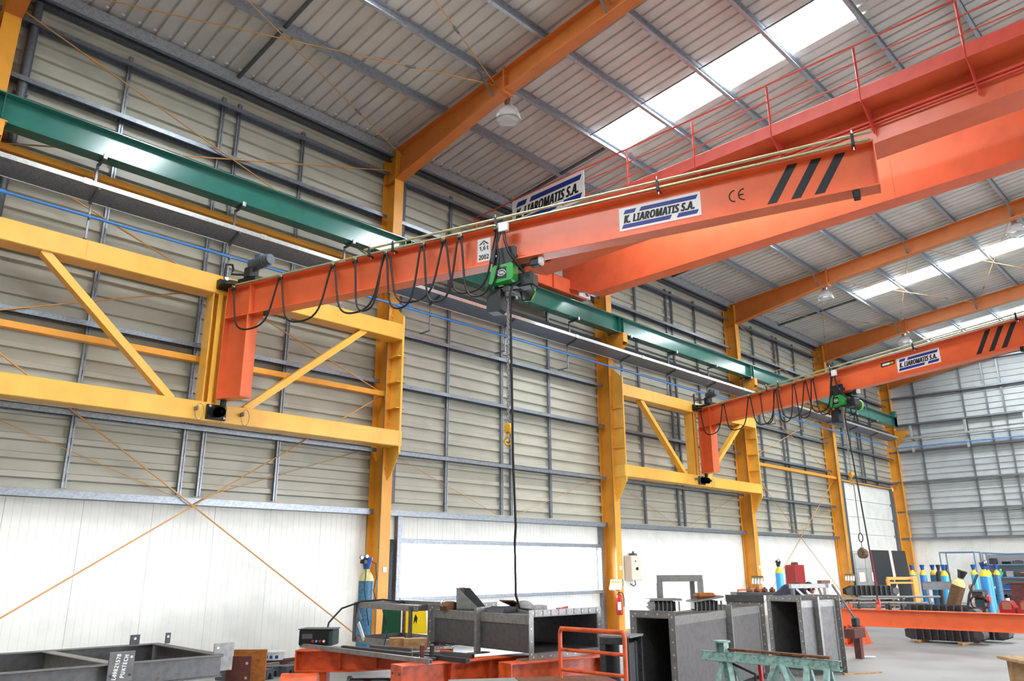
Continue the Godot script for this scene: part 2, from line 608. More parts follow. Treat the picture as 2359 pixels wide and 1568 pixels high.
func build_long_wall() -> void:
	var w := structure("wall_left", "tall beige ribbed sheet wall with grey rails above white boarding", "wall")
	var inner := BAY - 0.26
	var sheet := corrugated(BAY, 3, 0.275, 0.055, 0.085, 0.018)
	var gm := girt_mesh(inner)
	var panel := ribbed_panel(inner / 7.0, 2.74, 0.118)
	for b in 6:
		var x0: float = XC[b]
		var door := b == 5
		for r in 10:
			var y := 2.76 + r * 0.825
			if door and y < 5.1:
				continue
			inst(w, "wall_sheet", sheet, "wall_sheet", Transform3D(Basis(), V(x0, y, 0)))
		for y in GIRTS:
			if door and y < 5.2:
				continue
			inst(w, "girt", gm, "galvanised", Transform3D(Basis(), V(x0 + 0.13, y - 0.076, 0)))
		for s in STUDS:
			var y0 := 2.8
			if door:
				y0 = 5.2
			inst(w, "stud", stud_mesh(10.5 - y0), "galvanised", Transform3D(Basis(), V(x0 + s, y0, 0)))
		# eave rail under the roof
		inst(w, "girt", gm, "galv_dull", Transform3D(Basis(), V(x0 + 0.13, 10.82, 0)))
		part(w, "backing", MB.new().mm(V(x0, 2.7 if not door else 5.1, -0.2), V(x0 + BAY, 11.1, -0.06)), "galv_dull")
		if door:
			continue
		inst(w, "sill_girt", gm, "galvanised", Transform3D(Basis().scaled(V(1, 1.4, 0.95)), V(x0 + 0.13, 2.64, 0)))
		if b == 2:
			continue
		for i in 7:
			inst(w, "white_panel", panel, "white_panel", Transform3D(Basis(), V(x0 + 0.13 + i * inner / 7.0, 0.0, 0)))
		part(w, "backing", MB.new().mm(V(x0, 0, -0.2), V(x0 + BAY, 2.7, -0.04)), "white_panel")
	# the bay with the window
	var xw0 := 10.10
	var xw1 := 16.78
	var wy0 := 1.02
	var wy1 := 2.10
	var xs: float = XC[2] + 0.13
	var xe: float = XC[3] - 0.13
	var pw := (xe - xs) / 7.0
	var low := ribbed_panel(pw, wy0 - 0.05, 0.118)
	var high := ribbed_panel(pw, 2.68 - wy1 - 0.08, 0.118)
	for i in 7:
		inst(w, "white_panel", low, "white_panel", Transform3D(Basis(), V(xs + i * pw, 0, 0)))
		inst(w, "white_panel", high, "white_panel", Transform3D(Basis(), V(xs + i * pw, wy1 + 0.08, 0)))
	part(w, "backing", MB.new().mm(V(XC[2], 0, -0.2), V(XC[3], wy0 - 0.05, -0.04)), "white_panel")
	part(w, "backing", MB.new().mm(V(XC[2], wy1 + 0.08, -0.2), V(XC[3], 2.7, -0.04)), "white_panel")
	part(w, "backing", MB.new().mm(V(XC[2], wy0 - 0.05, -0.2), V(xw0, wy1 + 0.08, -0.04)), "galv_dull")
	part(w, "backing", MB.new().mm(V(xw1, wy0 - 0.05, -0.2), V(XC[3], wy1 + 0.08, -0.04)), "galv_dull")
	var win := structure("window_1", "long white glowing window in a grey steel frame", "window")
	part(win, "frame_post", MB.new().cbox(V(xw0 - 0.05, 1.34, 0.07), V(0.12, 2.68, 0.14), 0.006), "galvanised")
	part(win, "frame_post", MB.new().cbox(V(xw1 + 0.07, 1.34, 0.07), V(0.15, 2.68, 0.14), 0.006), "galvanised")
	part(win, "head_rail", MB.new().cbox(V((xw0 + xw1) / 2, wy1 + 0.045, 0.06), V(xw1 - xw0, 0.09, 0.12), 0.006), "galvanised")
	part(win, "sill_rail", MB.new().cbox(V((xw0 + xw1) / 2, wy0 - 0.03, 0.07), V(xw1 - xw0, 0.08, 0.16), 0.006), "galvanised")
	for i in 4:
		part(win, "pane", MB.new().mm(V(xw0 + i * (xw1 - xw0) / 4.0 + 0.01, wy0, -0.012), V(xw0 + (i + 1) * (xw1 - xw0) / 4.0 - 0.01, wy1, -0.006)), "glass")
	# the sectional door in the last bay
	var d := structure("door_1", "tall white sectional door with a small door and two windows", "door")
	var dx0 := 33.75
	var dx1 := 39.35
	part(d, "door_post", MB.new().cbox(V(dx0 - 0.1, 2.55, 0.05), V(0.2, 5.1, 0.16), 0.01), "galv_dull")
	part(d, "door_post", MB.new().cbox(V(dx1 + 0.1, 2.55, 0.05), V(0.2, 5.1, 0.16), 0.01), "galv_dull")
	part(d, "header", MB.new().cbox(V((dx0 + dx1) / 2, 5.14, 0.08), V(dx1 - dx0 + 0.5, 0.07, 0.12), 0.006), "rod_paint")
	for i in 7:
		var y := 0.02 + i * 0.725
		var c := MB.new()
		if i >= 2:
			c.cbox(V((dx0 + dx1) / 2, y + 0.36, 0.0), V(dx1 - dx0, 0.712, 0.08), 0.012)
			for q in 2:
				c.mm(V(dx0 + 0.01, y + 0.2 + q * 0.25, 0.04), V(dx1 - 0.01, y + 0.206 + q * 0.25, 0.043))
		elif i == 1:      # the row with the window lights
			c.cbox(V((dx0 + dx1) / 2, y + 0.1, 0.0), V(dx1 - dx0, 0.2, 0.08), 0.012)
			c.cbox(V((dx0 + dx1) / 2, y + 0.66, 0.0), V(dx1 - dx0, 0.11, 0.08), 0.012)
			for s in [[dx0, 34.35], [34.98, 35.75], [36.4, 37.2], [37.85, dx1]]:
				c.mm(V(s[0], y + 0.18, -0.038), V(s[1], y + 0.62, 0.038))
		else:
			c.cbox(V((dx0 + dx1) / 2, y + 0.36, 0.0), V(dx1 - dx0, 0.712, 0.08), 0.012)
		part(d, "door_section", c, "white_panel")
	for s in [[34.35, 34.98], [35.75, 36.4], [37.2, 37.85]]:
		var fr := part(d, "door_window", MB.new().mm(V(s[0], 0.93, 0.036), V(s[1], 0.975, 0.06)).mm(V(s[0], 1.325, 0.036), V(s[1], 1.37, 0.06)).mm(V(s[0], 0.975, 0.036), V(s[0] + 0.045, 1.325, 0.06)).mm(V(s[1] - 0.045, 0.975, 0.036), V(s[1], 1.325, 0.06)), "white_paint")
		part(fr, "pane", MB.new().mm(V(s[0], 0.94, -0.01), V(s[1], 1.36, -0.004)), "glass")
	part(d, "small_door_edge", MB.new().mm(V(34.1, 0.05, 0.04), V(34.115, 2.1, 0.046)).mm(V(35.2, 0.05, 0.04), V(35.215, 2.1, 0.046)).mm(V(34.1, 2.09, 0.04), V(35.2, 2.1, 0.046)), "seal")
	part(d, "door_backing", MB.new().mm(V(dx0, 1.45, -0.06), V(dx1, 5.12, -0.045)).mm(V(dx0, 0.0, -0.06), V(dx1, 0.9, -0.045)), "white_panel")
	for i in 6:
		part(d, "hinge", MB.new().cbox(V(dx1 - 0.12, 0.75 + i * 0.72, 0.06), V(0.09, 0.12, 0.05), 0.008), "galvanised")
	var dw := structure("wall_door_bay", "white boarding beside the sectional door", "wall")
	part(dw, "white_panel", MB.new().mm(V(XC[5], 0, -0.2), V(dx0 - 0.2, 5.1, 0.0)), "white_panel")
	part(dw, "white_panel", MB.new().mm(V(dx1 + 0.2, 0, -0.2), V(FARX + 0.3, 5.1, 0.0)), "white_panel")

func build_end_wall() -> void:
	var w := structure("wall_back", "grey ribbed sheet end wall with horizontal rails", "wall")
	# local x of the pieces runs along +z of the room, the ribs face -x
	var turn := Basis(V(0, 0, 1), V(0, 1, 0), V(-1, 0, 0))
	var bays := [0.0, 7.0, 14.0, 21.0, 28.0]
	var sheet := corrugated(7.0, 3, 0.275, 0.05, 0.07, 0.018)
	for b in 4:
		for r in 11:
			inst(w, "wall_sheet", sheet, "end_sheet", Transform3D(turn, V(FARX, 2.86 + r * 0.825, bays[b])))
	for y in [10.9, 9.6, 8.25, 6.95, 5.5, 4.1]:
		inst(w, "girt", girt_mesh(28.0), "galvanised", Transform3D(turn, V(FARX, y - 0.076, 0.0)))
	inst(w, "sill_girt", girt_mesh(28.0), "galvanised", Transform3D(turn.scaled(V(1, 1.4, 1)), V(FARX, 2.76, 0.0)))
	for z in [1.55, 3.64, 4.61, 5.27, 7.2, 8.9, 9.4, 11.2, 12.9]:
		inst(w, "stud", stud_mesh(8.3 + z * 0.08), "galvanised", Transform3D(turn, V(FARX, 2.85, z)))
	var panel := ribbed_panel(1.0, 2.8, 0.118)
	for i in 28:
		inst(w, "white_panel", panel, "white_panel", Transform3D(turn, V(FARX, 0, i * 1.0)))
	part(w, "backing", MB.new().prism(PackedVector2Array([Vector2(-0.3, 0), Vector2(DEEP + 0.3, 0), Vector2(DEEP + 0.3, ROOF0), Vector2(RIDGE, ROOF0 + RIDGE * SLOPE), Vector2(-0.3, ROOF0)]), Transform3D(turn, V(FARX + 0.06, 0, 0)), -0.2), "galv_dull")

func build_roof() -> void:
	var c := structure("ceiling", "grey ribbed sheet roof on long purlins", "ceiling")
	var pw := BAY / 7.0
	var k := sqrt(1.0 + SLOPE * SLOPE)
	# sheet pieces: local x runs up the slope, local y along the hall, crests point up
	var up := Basis(V(0, SLOPE, 1) / k, V(1, 0, 0), V(0, 1, -SLOPE) / k)
	var full := corrugated((RIDGE + 0.3) * k, 4, pw / 4.0, 0.04, 0.04, 0.012)
	var lower := corrugated((3.62 + 0.3) * k, 4, pw / 4.0, 0.04, 0.04, 0.012)
	var upper := corrugated((RIDGE - 9.38) * k, 4, pw / 4.0, 0.04, 0.04, 0.012)
	var light := corrugated((9.38 - 3.62) * k, 4, pw / 4.0, 0.04, 0.04, 0.012)
	for b in 6:
		for i in 7:
			var x: float = XC[b] + i * pw
			if i == 3:
				inst(c, "roof_sheet", lower, "roof_sheet", Transform3D(up, V(x, roof_y(0) - 0.03, -0.3)))
				inst(c, "roof_sheet", upper, "roof_sheet", Transform3D(up, V(x, roof_y(9.38), 9.38)))
				var s := thing("skylight", ["", "", "", "", "", ""][b], "skylight")
				tag(s, ["skylight strip over the bay behind the viewpoint", "skylight strip at the top edge above the green runway beam", "largest bright skylight strip above the bridge crane handrail", "skylight strip half hidden behind the orange bridge girders", "bright skylight strip between the second and third orange rafters", "far skylight strip just above the second jib arm"][b], "skylight", "translucent roof strips")
				inst(s, "translucent_sheet", light, "skylight_sheet", Transform3D(up, V(x, roof_y(3.62), 3.62)))
			else:
				inst(c, "roof_sheet", full, "roof_sheet", Transform3D(up, V(x, roof_y(0) - 0.03, -0.3)))
	for b in 6:
		var s2 := thing("skylight", "skylight strip in the far roof slope behind the viewpoint", "skylight", Vector3.ZERO, 0.0, "roof strips of the other slope")
		var dn := Basis(V(0, -SLOPE, 1) / k, V(1, 0, 0), V(0, 1, SLOPE) / k)
		inst(s2, "translucent_sheet", light, "skylight_sheet", Transform3D(dn, V(XC[b] + 3 * pw, roof_y(RIDGE * 2 - 9.38) - 0.02, RIDGE * 2 - 9.38)))
	# the deck over the sheets, left open above the translucent strips
	var l := (RIDGE + 0.4) * k
	for b in 6:
		for side in 2:
			var s := 1.0 if side == 0 else -1.0
			var bs := Basis(V(1, 0, 0), V(0, 1, -SLOPE * s) / k, V(0, SLOPE * s, 1) / k)
			var zc := (RIDGE - 0.4) / 2.0 if side == 0 else 2.0 * RIDGE - (RIDGE - 0.4) / 2.0
			var y := roof_y(zc) + (0.12 if side == 0 else 0.07)
			for q in [[XC[b], XC[b] + 3 * pw], [XC[b] + 4 * pw, XC[b] + BAY]]:
				part(c, "roof_deck", MB.new().box(V((q[0] + q[1]) / 2, y, zc), V(q[1] - q[0], 0.1, l), bs), "roof_sheet")
			var solid := false
			for q in ([[-0.4, RIDGE]] if solid else [[-0.4, 3.62], [9.38, RIDGE]]):
				var za: float = q[0] if side == 0 else 2.0 * RIDGE - q[1]
				var zb: float = q[1] if side == 0 else 2.0 * RIDGE - q[0]
				var zm := (za + zb) / 2.0
				part(c, "roof_deck", MB.new().box(V(XC[b] + 3.5 * pw, roof_y(zm) + (0.12 if side == 0 else 0.07), zm), V(pw, 0.1, (zb - za) * k), bs), "roof_sheet")
	# purlins
	for z in PURLINS:
		var y := roof_y(z) - 0.115
		part(c, "purlin", MB.new().channel(V(XC[0], y, z), V(FARX, y, z), 0.21, 0.075, 0.004, V(0, 0, 1), V(0, 1, -SLOPE)), "purlin_zinc")
		part(c, "purlin", MB.new().channel(V(XC[0], roof_y(z) - 0.115, 2 * RIDGE - z), V(FARX, roof_y(z) - 0.115, 2 * RIDGE - z), 0.21, 0.075, 0.004, V(0, 0, -1), V(0, 1, SLOPE)), "purlin_zinc")
	part(c, "eave_beam", MB.new().channel(V(XC[0], 10.86, 0.30), V(FARX, 10.86, 0.30), 0.24, 0.09, 0.005, V(0, 0, -1)), "purlin_zinc")
	part(c, "eave_beam", MB.new().channel(V(XC[0], 10.72, 0.16), V(FARX, 10.72, 0.16), 0.12, 0.08, 0.005, V(0, 0, 1)), "galv_dull")
	# sheet fasteners that show as pale dots along the eave
	var fx := MB.new()
	var q := 0.3
	while q < 40.0:
		fx.box(V(q, roof_y(0.42) - 0.01, 0.42), V(0.05, 0.02, 0.04))
		q += BAY / 28.0
	part(c, "eave_fasteners", fx, "tub_white").set_meta("kind", "stuff")
	for b in 6:
		for i in 8:
			if i == 6 or i == 7 or b == 0:
				continue
			var z0: float = 0.35 if i == 0 else PURLINS[i - 1]
			var z1: float = PURLINS[i]
			part(c, "purlin_strut", MB.new().bar(V(XC[b] + BAY / 2 - 0.05, roof_y(z0) - 0.12, z0), V(XC[b] + BAY / 2 - 0.05, roof_y(z1) - 0.12, z1), 0.05, 0.07) if i < 2 else MB.new().cyl(V(XC[b] + BAY / 2 - 0.75, roof_y(z0) - 0.14, z0), V(XC[b] + BAY / 2 - 0.75, roof_y(z1) - 0.14, z1), 0.012, 6), "galv_dull")

func build_frames() -> void:
	var which := ["left behind the viewpoint", "at the left edge of the picture beside the end of the green beam", "between the first wall frame and the long window", "left end support of the second wall frame", "right end support of the second wall frame", "left of the white sectional door", "in the far corner right of the sectional door"]
	var rw := ["rafter behind the viewpoint", "rafter at the top left corner of the picture", "big orange rafter above the bridge crane, rising from the first full column", "orange rafter mostly hidden behind the bridge girders", "orange rafter crossing the roof right of the bridge girders", "farther orange rafter that ends above the second jib arm", "last rafter against the end wall"]
	for i in 7:
		var x: float = XC[i]
		var t := thing("steel_column", "orange yellow steel column " + which[i], "column", V(x, 0, 0), 0.0, "columns along the long wall")
		part(t, "front_flange", MB.new().cbox(V(0, 5.4, 0.49), V(0.25, 10.8 if i != 99 else 1.0, 0.02), 0.003).box(V(0, 10.4, 0.49), V(0.25, 0.02, 0.02)), "column_paint")
		part(t, "rear_flange", MB.new().cbox(V(0, 5.4, 0.055), V(0.25, 10.8, 0.02), 0.003), "column_paint")
		part(t, "web", MB.new().box(V(0, 5.4, 0.272), V(0.014, 10.8, 0.42)), "column_paint")
		part(t, "base_plate", MB.new().cbox(V(0, 0.015, 0.27), V(0.4, 0.03, 0.6), 0.004), "column_paint")
		part(t, "knee_plate", MB.new().box(V(0, 10.05, 0.272), V(0.24, 0.02, 0.42)).box(V(0.126, 10.4, 0.3), V(0.004, 0.5, 0.4)), "rafter_paint")
		var r := thing("roof_rafter", "tapered " + rw[i] if i != 2 and i != 4 and i != 5 else rw[i], "rafter", V(x, 0, 0), 0.0, "portal rafters")
		var top := func(z): return 10.78 + SLOPE * z
		var bot := func(z): return 10.08 + (z - 0.5) * 0.183 if z < 4.0 else 10.32 + SLOPE * z
		part(r, "web", MB.new().prism(PackedVector2Array([Vector2(0.5, bot.call(0.5)), Vector2(3.98, bot.call(3.98)), Vector2(4.0, bot.call(4.0)), Vector2(RIDGE, bot.call(RIDGE)), Vector2(RIDGE, top.call(RIDGE)), Vector2(0.07, top.call(0.07)), Vector2(0.07, 10.08)]), Transform3D(Basis(V(0, 0, 1), V(0, 1, 0), V(-1, 0, 0)), V(0.006, 0, 0)), 0.012), "rafter_paint")
		part(r, "top_flange", MB.new().bar(V(0, top.call(0.05), 0.05), V(0, top.call(RIDGE), RIDGE), 0.25, 0.018), "rafter_paint")
		part(r, "bottom_flange", MB.new().bar(V(0, bot.call(0.5), 0.5), V(0, bot.call(3.99), 3.99), 0.25, 0.018).bar(V(0, bot.call(4.0), 4.0), V(0, bot.call(RIDGE), RIDGE), 0.25, 0.018), "rafter_paint")
		part(r, "splice_plate", MB.new().cbox(V(0, 10.93, 3.96), V(0.27, 0.6, 0.024), 0.004).cbox(V(0, 10.93, 3.99), V(0.27, 0.6, 0.024), 0.004), "rafter_paint")
		var bolts := MB.new()
		for q in 4:
			for s in [-0.08, 0.08]:
				bolts.cyl(V(s, 10.75 + q * 0.13, 3.93), V(s, 10.75 + q * 0.13, 4.02), 0.014, 6)
		part(r, "bolts", bolts, "rafter_paint")
		# fly braces from purlin down to the bottom flange
		if i > 0:
			for z in [3.6, 6.5, 9.4, 12.3]:
				for s in [-1.0, 1.0]:
					part(r, "fly_brace", MB.new().bar(V(s * 0.04, bot.call(z) + 0.03, z + 0.03), V(s * 0.52, roof_y(z) - 0.2, z + 0.03), 0.045, 0.006, V(0, 0, 1)).bar(V(s * 0.04, bot.call(z) + 0.01, z + 0.05), V(s * 0.52, roof_y(z) - 0.22, z + 0.05), 0.005, 0.045, V(0, 0, 1)), "galvanised")

func build_bracing() -> void:
	# grey rainwater pipes beside the columns
	for i in [1, 2]:
		var dp := thing("rainwater_pipe", "dark grey rainwater pipe beside the column at the left picture edge" if i == 1 else "grey rainwater pipe behind the first full column", "pipe", V(XC[i] + 0.36, 0, 0.16))
		part(dp, "pipe", MB.new().cyl(V(0, 2.9, 0), V(0, 10.7, 0), 0.075, 14), "galv_dull")
		part(dp, "pipe_bracket", MB.new().cbox(V(0, 9.0, -0.05), V(0.2, 0.05, 0.1), 0.004), "galv_dull")
	var cd := thing("cable_conduit", "thin grey conduit up the corner of the first full column", "conduit", V(XC[2] - 0.1, 0, 0.462))
	part(cd, "conduit", MB.new().cbox(V(0, 3.6, 0), V(0.04, 7.0, 0.03), 0.004), "galvanised")
	part(cd, "conduit_clip", MB.new().cbox(V(0, 2.0, 0), V(0.06, 0.05, 0.036), 0.004).cbox(V(0, 5.0, 0), V(0.06, 0.05, 0.036), 0.004), "galvanised")
	# crossed rods and tube struts in the braced bays of the long wall
	for b in [1, 4]:
		var where := "in the bay of the first wall frame" if b == 1 else "in the bay between second wall frame and sectional door"
		var x0: float = XC[b]
		var x1: float = XC[b + 1]
		var lv := [[0.15, 5.08, "low crossed"], [5.12, 7.82, "middle crossed"], [7.9, 10.36, "upper crossed"]]
		for q in lv:
			var t := thing("rod_brace", "%s thin orange bracing rods %s" % [q[2], where], "bracing", Vector3.ZERO, 0.0, "wall bracing rods")
			for s in 2:
				var a := V(x0 + 0.08, q[0] if s == 0 else q[1], 0.30 + s * 0.03)
				var c := V(x1 - 0.08, q[1] if s == 0 else q[0], 0.30 + s * 0.03)
				part(t, "rod", MB.new().cyl(a, c, 0.013, 6), "rod_paint")
				var m := a.lerp(c, 0.16 if s == 1 else 0.84)
				var dd := (c - a).normalized()
				part(t, "turnbuckle", MB.new().cyl(m - dd * 0.09, m + dd * 0.09, 0.026, 8).cyl(m - dd * 0.15, m - dd * 0.09, 0.018, 6).cyl(m + dd * 0.09, m + dd * 0.15, 0.018, 6), "rod_paint")
				part(t, "end_plate", MB.new().box(a, V(0.16, 0.09, 0.012)).box(c, V(0.16, 0.09, 0.012)), "column_paint")
		for y in [5.1, 7.86]:
			solo("wall_strut", MB.new().cbox(V((x0 + x1) / 2, y, 0.36), V(BAY - 0.05, 0.11, 0.11), 0.008), "column_paint", "%s yellow tube strut between columns %s" % ["lower" if y < 6 else "upper", where], "strut", "wall struts")
	# thin rods that hold the rails, fanned from the columns to the white boarding
	for b in [1, 2, 3, 4]:
		var nm: String = ["", "under the first wall frame", "above the long window", "under the second wall frame", "right of the second wall frame"][b]
		var t := thing("rail_tie", "pair of thin slanting orange tie rods " + nm, "tie rod", Vector3.ZERO, 0.0, "thin tie rods of the wall rails")
		part(t, "rod", MB.new().cyl(V(XC[b] + 0.13, 4.0, 0.12), V(XC[b] + 3.5, 2.8, 0.12), 0.007, 5), "rod_paint")
		part(t, "rod", MB.new().cyl(V(XC[b + 1] - 0.13, 4.0, 0.12), V(XC[b] + 4.1, 2.8, 0.12), 0.007, 5), "rod_paint")
	# roof bracing
	for b in [1, 4]:
		var zs := [0.6, 3.7, 6.6, 9.5]
		for i in 3:
			var t := thing("rod_brace", "%s crossed orange rods under the roof %s" % [["first", "second", "third"][i], "of the nearest bay" if b == 1 else "between the second and third rafters"], "bracing", Vector3.ZERO, 0.0, "roof bracing rods")
			for s in 2:
				var z0: float = zs[i] if s == 0 else zs[i + 1]
				var z1: float = zs[i + 1] if s == 0 else zs[i]
				var a := V(XC[b] + 0.03, roof_y(z0) - 0.40, z0)
				var c := V(XC[b + 1] - 0.03, roof_y(z1) - 0.40 - s * 0.03, z1)
				part(t, "rod", MB.new().cyl(a, c, 0.012, 6), "rod_paint")
				var m := a.lerp(c, 0.78)
				var dd := (c - a).normalized()
				part(t, "turnbuckle", MB.new().cyl(m - dd * 0.1, m + dd * 0.1, 0.024, 8), "light_steel")

# ------------------------------------------------------------------ crane runway, services on the wall
func build_runway() -> void:
	var y0 := 7.97
	var h := 0.49
	var zc := 0.83
	var t := thing("runway_beam", "long glossy green runway beam along the wall under the bridge crane", "beam")
	part(t, "beam", MB.new().ibeam(V(XC[0], y0 + h / 2, zc), V(39.2, y0 + h / 2, zc), h, 0.27, 0.022, 0.012), "green_beam")
	part(t, "rail", MB.new().cbox(V((XC[0] + 39.2) / 2, y0 + h + 0.02, zc), V(39.2 - XC[0], 0.04, 0.05), 0.004), "dark_steel")
	for x in XC:
		for s in [-0.10, 0.06]:
			part(t, "stiffener", MB.new().box(V(minf(x + s, 39.1), y0 + h / 2, zc), V(0.012, h - 0.04, 0.25)), "green_beam")
	part(t, "end_stop", MB.new().cbox(V(39.1, y0 + h + 0.16, zc), V(0.2, 0.3, 0.25), 0.02), "green_beam")
	var names_b := ["behind the viewpoint", "at the left picture edge", "behind the first jib arm", "right of the bridge crane end", "above the second wall frame end", "above the second hoist", "in the far corner"]
	for i in 7:
		var x: float = XC[i]
		var poly := PackedVector2Array([Vector2(0.5, 7.35), Vector2(0.62, 7.35), Vector2(0.98, 7.62), Vector2(1.03, 7.72), Vector2(1.03, 7.95), Vector2(0.5, 7.95)])
		var c := thing("crane_bracket", "yellow bracket carrying the green beam " + names_b[i], "bracket", Vector3.ZERO, 0.0, "brackets under the green beam")
		part(c, "side_plate", MB.new().prism(poly, Transform3D(Basis(V(0, 0, 1), V(0, 1, 0), V(-1, 0, 0)), V(x - 0.09, 0, 0)), 0.012), "column_paint")
		part(c, "side_plate", MB.new().prism(poly, Transform3D(Basis(V(0, 0, 1), V(0, 1, 0), V(-1, 0, 0)), V(x + 0.102, 0, 0)), 0.012), "column_paint")
		part(c, "top_plate", MB.new().box(V(x, 7.957, 0.77), V(0.26, 0.018, 0.54)), "column_paint")
		part(c, "nose_plate", MB.new().box(V(x, 7.83, 1.03), V(0.2, 0.24, 0.014)).bar(V(x, 7.62, 0.985), V(x, 7.35, 0.61), 0.2, 0.014), "column_paint")
	# the matching runway across the hall
	var t2 := thing("runway_beam", "green runway beam on the opposite side of the hall", "beam")
	part(t2, "beam", MB.new().ibeam(V(XC[0], y0 + h / 2, DEEP - zc), V(39.2, y0 + h / 2, DEEP - zc), h, 0.27, 0.022, 0.012), "green_beam")
	for i in 7:
		part(t2, "post", MB.new().ibeam(V(XC[i], 0, DEEP - zc), V(XC[i], 7.97, DEEP - zc), 0.3, 0.2, 0.015, 0.01, V(0, 0, 1)), "column_paint")

func build_services() -> void:
	# cable tray: a shallow perforated trough, made of sections joined end to end
	var t := thing("cable_tray", "galvanised perforated cable tray hung under the green beam along the wall", "cable tray")
	var x := XC[0] + 0.0
	var zf := 0.93
	var zr := 0.55
	while x < 38.9:
		var l := minf(3.0, 38.95 - x)
		var b := MB.new()
		b.mm(V(x, 7.43, zf - 0.004), V(x + l, 7.505, zf))
		b.mm(V(x, 7.505, zf - 0.02), V(x + l, 7.509, zf))
		part(t, "front_lip", b, "bright_zinc")
		part(t, "rear_lip", MB.new().mm(V(x, 7.30, zr - 0.012), V(x + l, 7.37, zr)), "bright_zinc")
		var m := MB.new()
		m.bar(V(x + l / 2, 7.315, zr), V(x + l / 2, 7.435, zf), l, 0.004)
		part(t, "tray_floor", m, "galvanised")
		part(t, "coupler", MB.new().mm(V(x - 0.06, 7.42, zf), V(x + 0.06, 7.515, zf + 0.012)), "bright_zinc")
		x += 3.0
	# cables lying in the tray
	var cb := MB.new()
	for i in 3:
		cb.cyl(V(XC[0], 7.38 + i * 0.024, 0.66 + i * 0.08), V(38.9, 7.38 + i * 0.024, 0.66 + i * 0.08), 0.014, 6)
	solo("cable_run", cb, "rubber", "black cables lying in the cable tray under the green beam", "cable")
	# hangers
	var hx := 3.25 - 2.37 * 3
	var k := 0
	while hx < 38.5:
		var nth := ["first", "second", "third", "fourth", "fifth", "sixth", "seventh", "eighth", "ninth", "tenth", "eleventh", "twelfth", "thirteenth", "fourteenth", "fifteenth", "sixteenth"]
		var where_h: String = "outside the picture" if k < 3 else nth[k - 3] + " from the left picture edge"
		var h := thing("tray_hanger", "stepped galvanised tray hanger clamped to the green beam, %s" % where_h, "hanger", V(hx, 0, 0), 0.0, "cable tray hangers")
		part(h, "clamp", MB.new().cbox(V(0, 7.96, 0.97), V(0.06, 0.09, 0.05), 0.008), "bright_zinc")
		part(h, "arm", MB.new().cbox(V(0, 7.935, 0.80), V(0.042, 0.042, 0.36), 0.004), "galv_dull")
		part(h, "drop_bar", MB.new().cbox(V(0, 7.68, 0.64), V(0.042, 0.5, 0.03), 0.004), "galvanised")
		part(h, "tray_arm", MB.new().bar(V(0.0, 7.29, 0.53), V(0.0, 7.41, 0.92), 0.042, 0.03), "galv_dull")
		if k % 1 == 0:
			part(h, "lower_rod", MB.new().cbox(V(0.02, 6.98, 0.535), V(0.035, 0.6, 0.025), 0.003), "galvanised")
			part(h, "rod_foot", MB.new().cbox(V(0.02, 6.69, 0.37), V(0.035, 0.03, 0.36), 0.003), "galvanised")
		part(h, "pipe_clip", MB.new().cbox(V(0.02, 7.05, 0.56), V(0.03, 0.085, 0.075), 0.01), "light_steel")
		hx += 2.37
		k += 1
	var p := thing("compressed_air_pipe", "thin blue air pipe running along the wall below the tray", "pipe")
	part(p, "pipe", MB.new().cyl(V(XC[0], 7.05, 0.575), V(39.6, 7.05, 0.575), 0.024, 10).cyl(V(39.6, 7.05, 0.575), V(39.6, 7.05, DEEP - 2), 0.024, 10), "pipe_blue")
	var fx := 2.0
	while fx < 39.0:
		part(p, "coupling", MB.new().cyl(V(fx, 7.05, 0.575), V(fx + 0.1, 7.05, 0.575), 0.034, 10), "pipe_blue")
		fx += 7.4
	part(p, "branch_valve", MB.new().cbox(V(9.75, 7.12, 0.575), V(0.05, 0.12, 0.05), 0.01).cyl(V(9.75, 7.05, 0.575), V(9.75, 7.12, 0.575), 0.02, 8), "pipe_blue")
	part(p, "branch_valve", MB.new().cbox(V(17.5, 7.12, 0.575), V(0.05, 0.12, 0.05), 0.01).cyl(V(17.5, 7.05, 0.575), V(17.5, 7.12, 0.575), 0.02, 8), "pipe_blue")
	# tray and pipe on the end wall
	var e := thing("cable_tray", "galvanised cable tray on upright brackets across the end wall", "cable tray")
	part(e, "tray", MB.new().mm(V(39.55, 7.44, 0.9), V(39.556, 7.52, DEEP - 2)).mm(V(39.9, 7.44, 0.9), V(39.906, 7.52, DEEP - 2)).mm(V(39.55, 7.44, 0.9), V(39.9, 7.446, DEEP - 2)), "bright_zinc")
	for z in [1.33, 3.7, 6.07, 8.44, 10.8, 13.2]:
		part(e, "upright", MB.new().cbox(V(39.6, 7.76, z), V(0.05, 0.62, 0.11), 0.006), "bright_zinc")
		part(e, "upright", MB.new().cbox(V(39.62, 6.98, z), V(0.05, 0.36, 0.11), 0.006), "bright_zinc")
		part(e, "arm", MB.new().cbox(V(39.84, 8.08, z), V(0.5, 0.05, 0.05), 0.006).cbox(V(39.82, 7.41, z), V(0.54, 0.05, 0.05), 0.006), "galvanised")

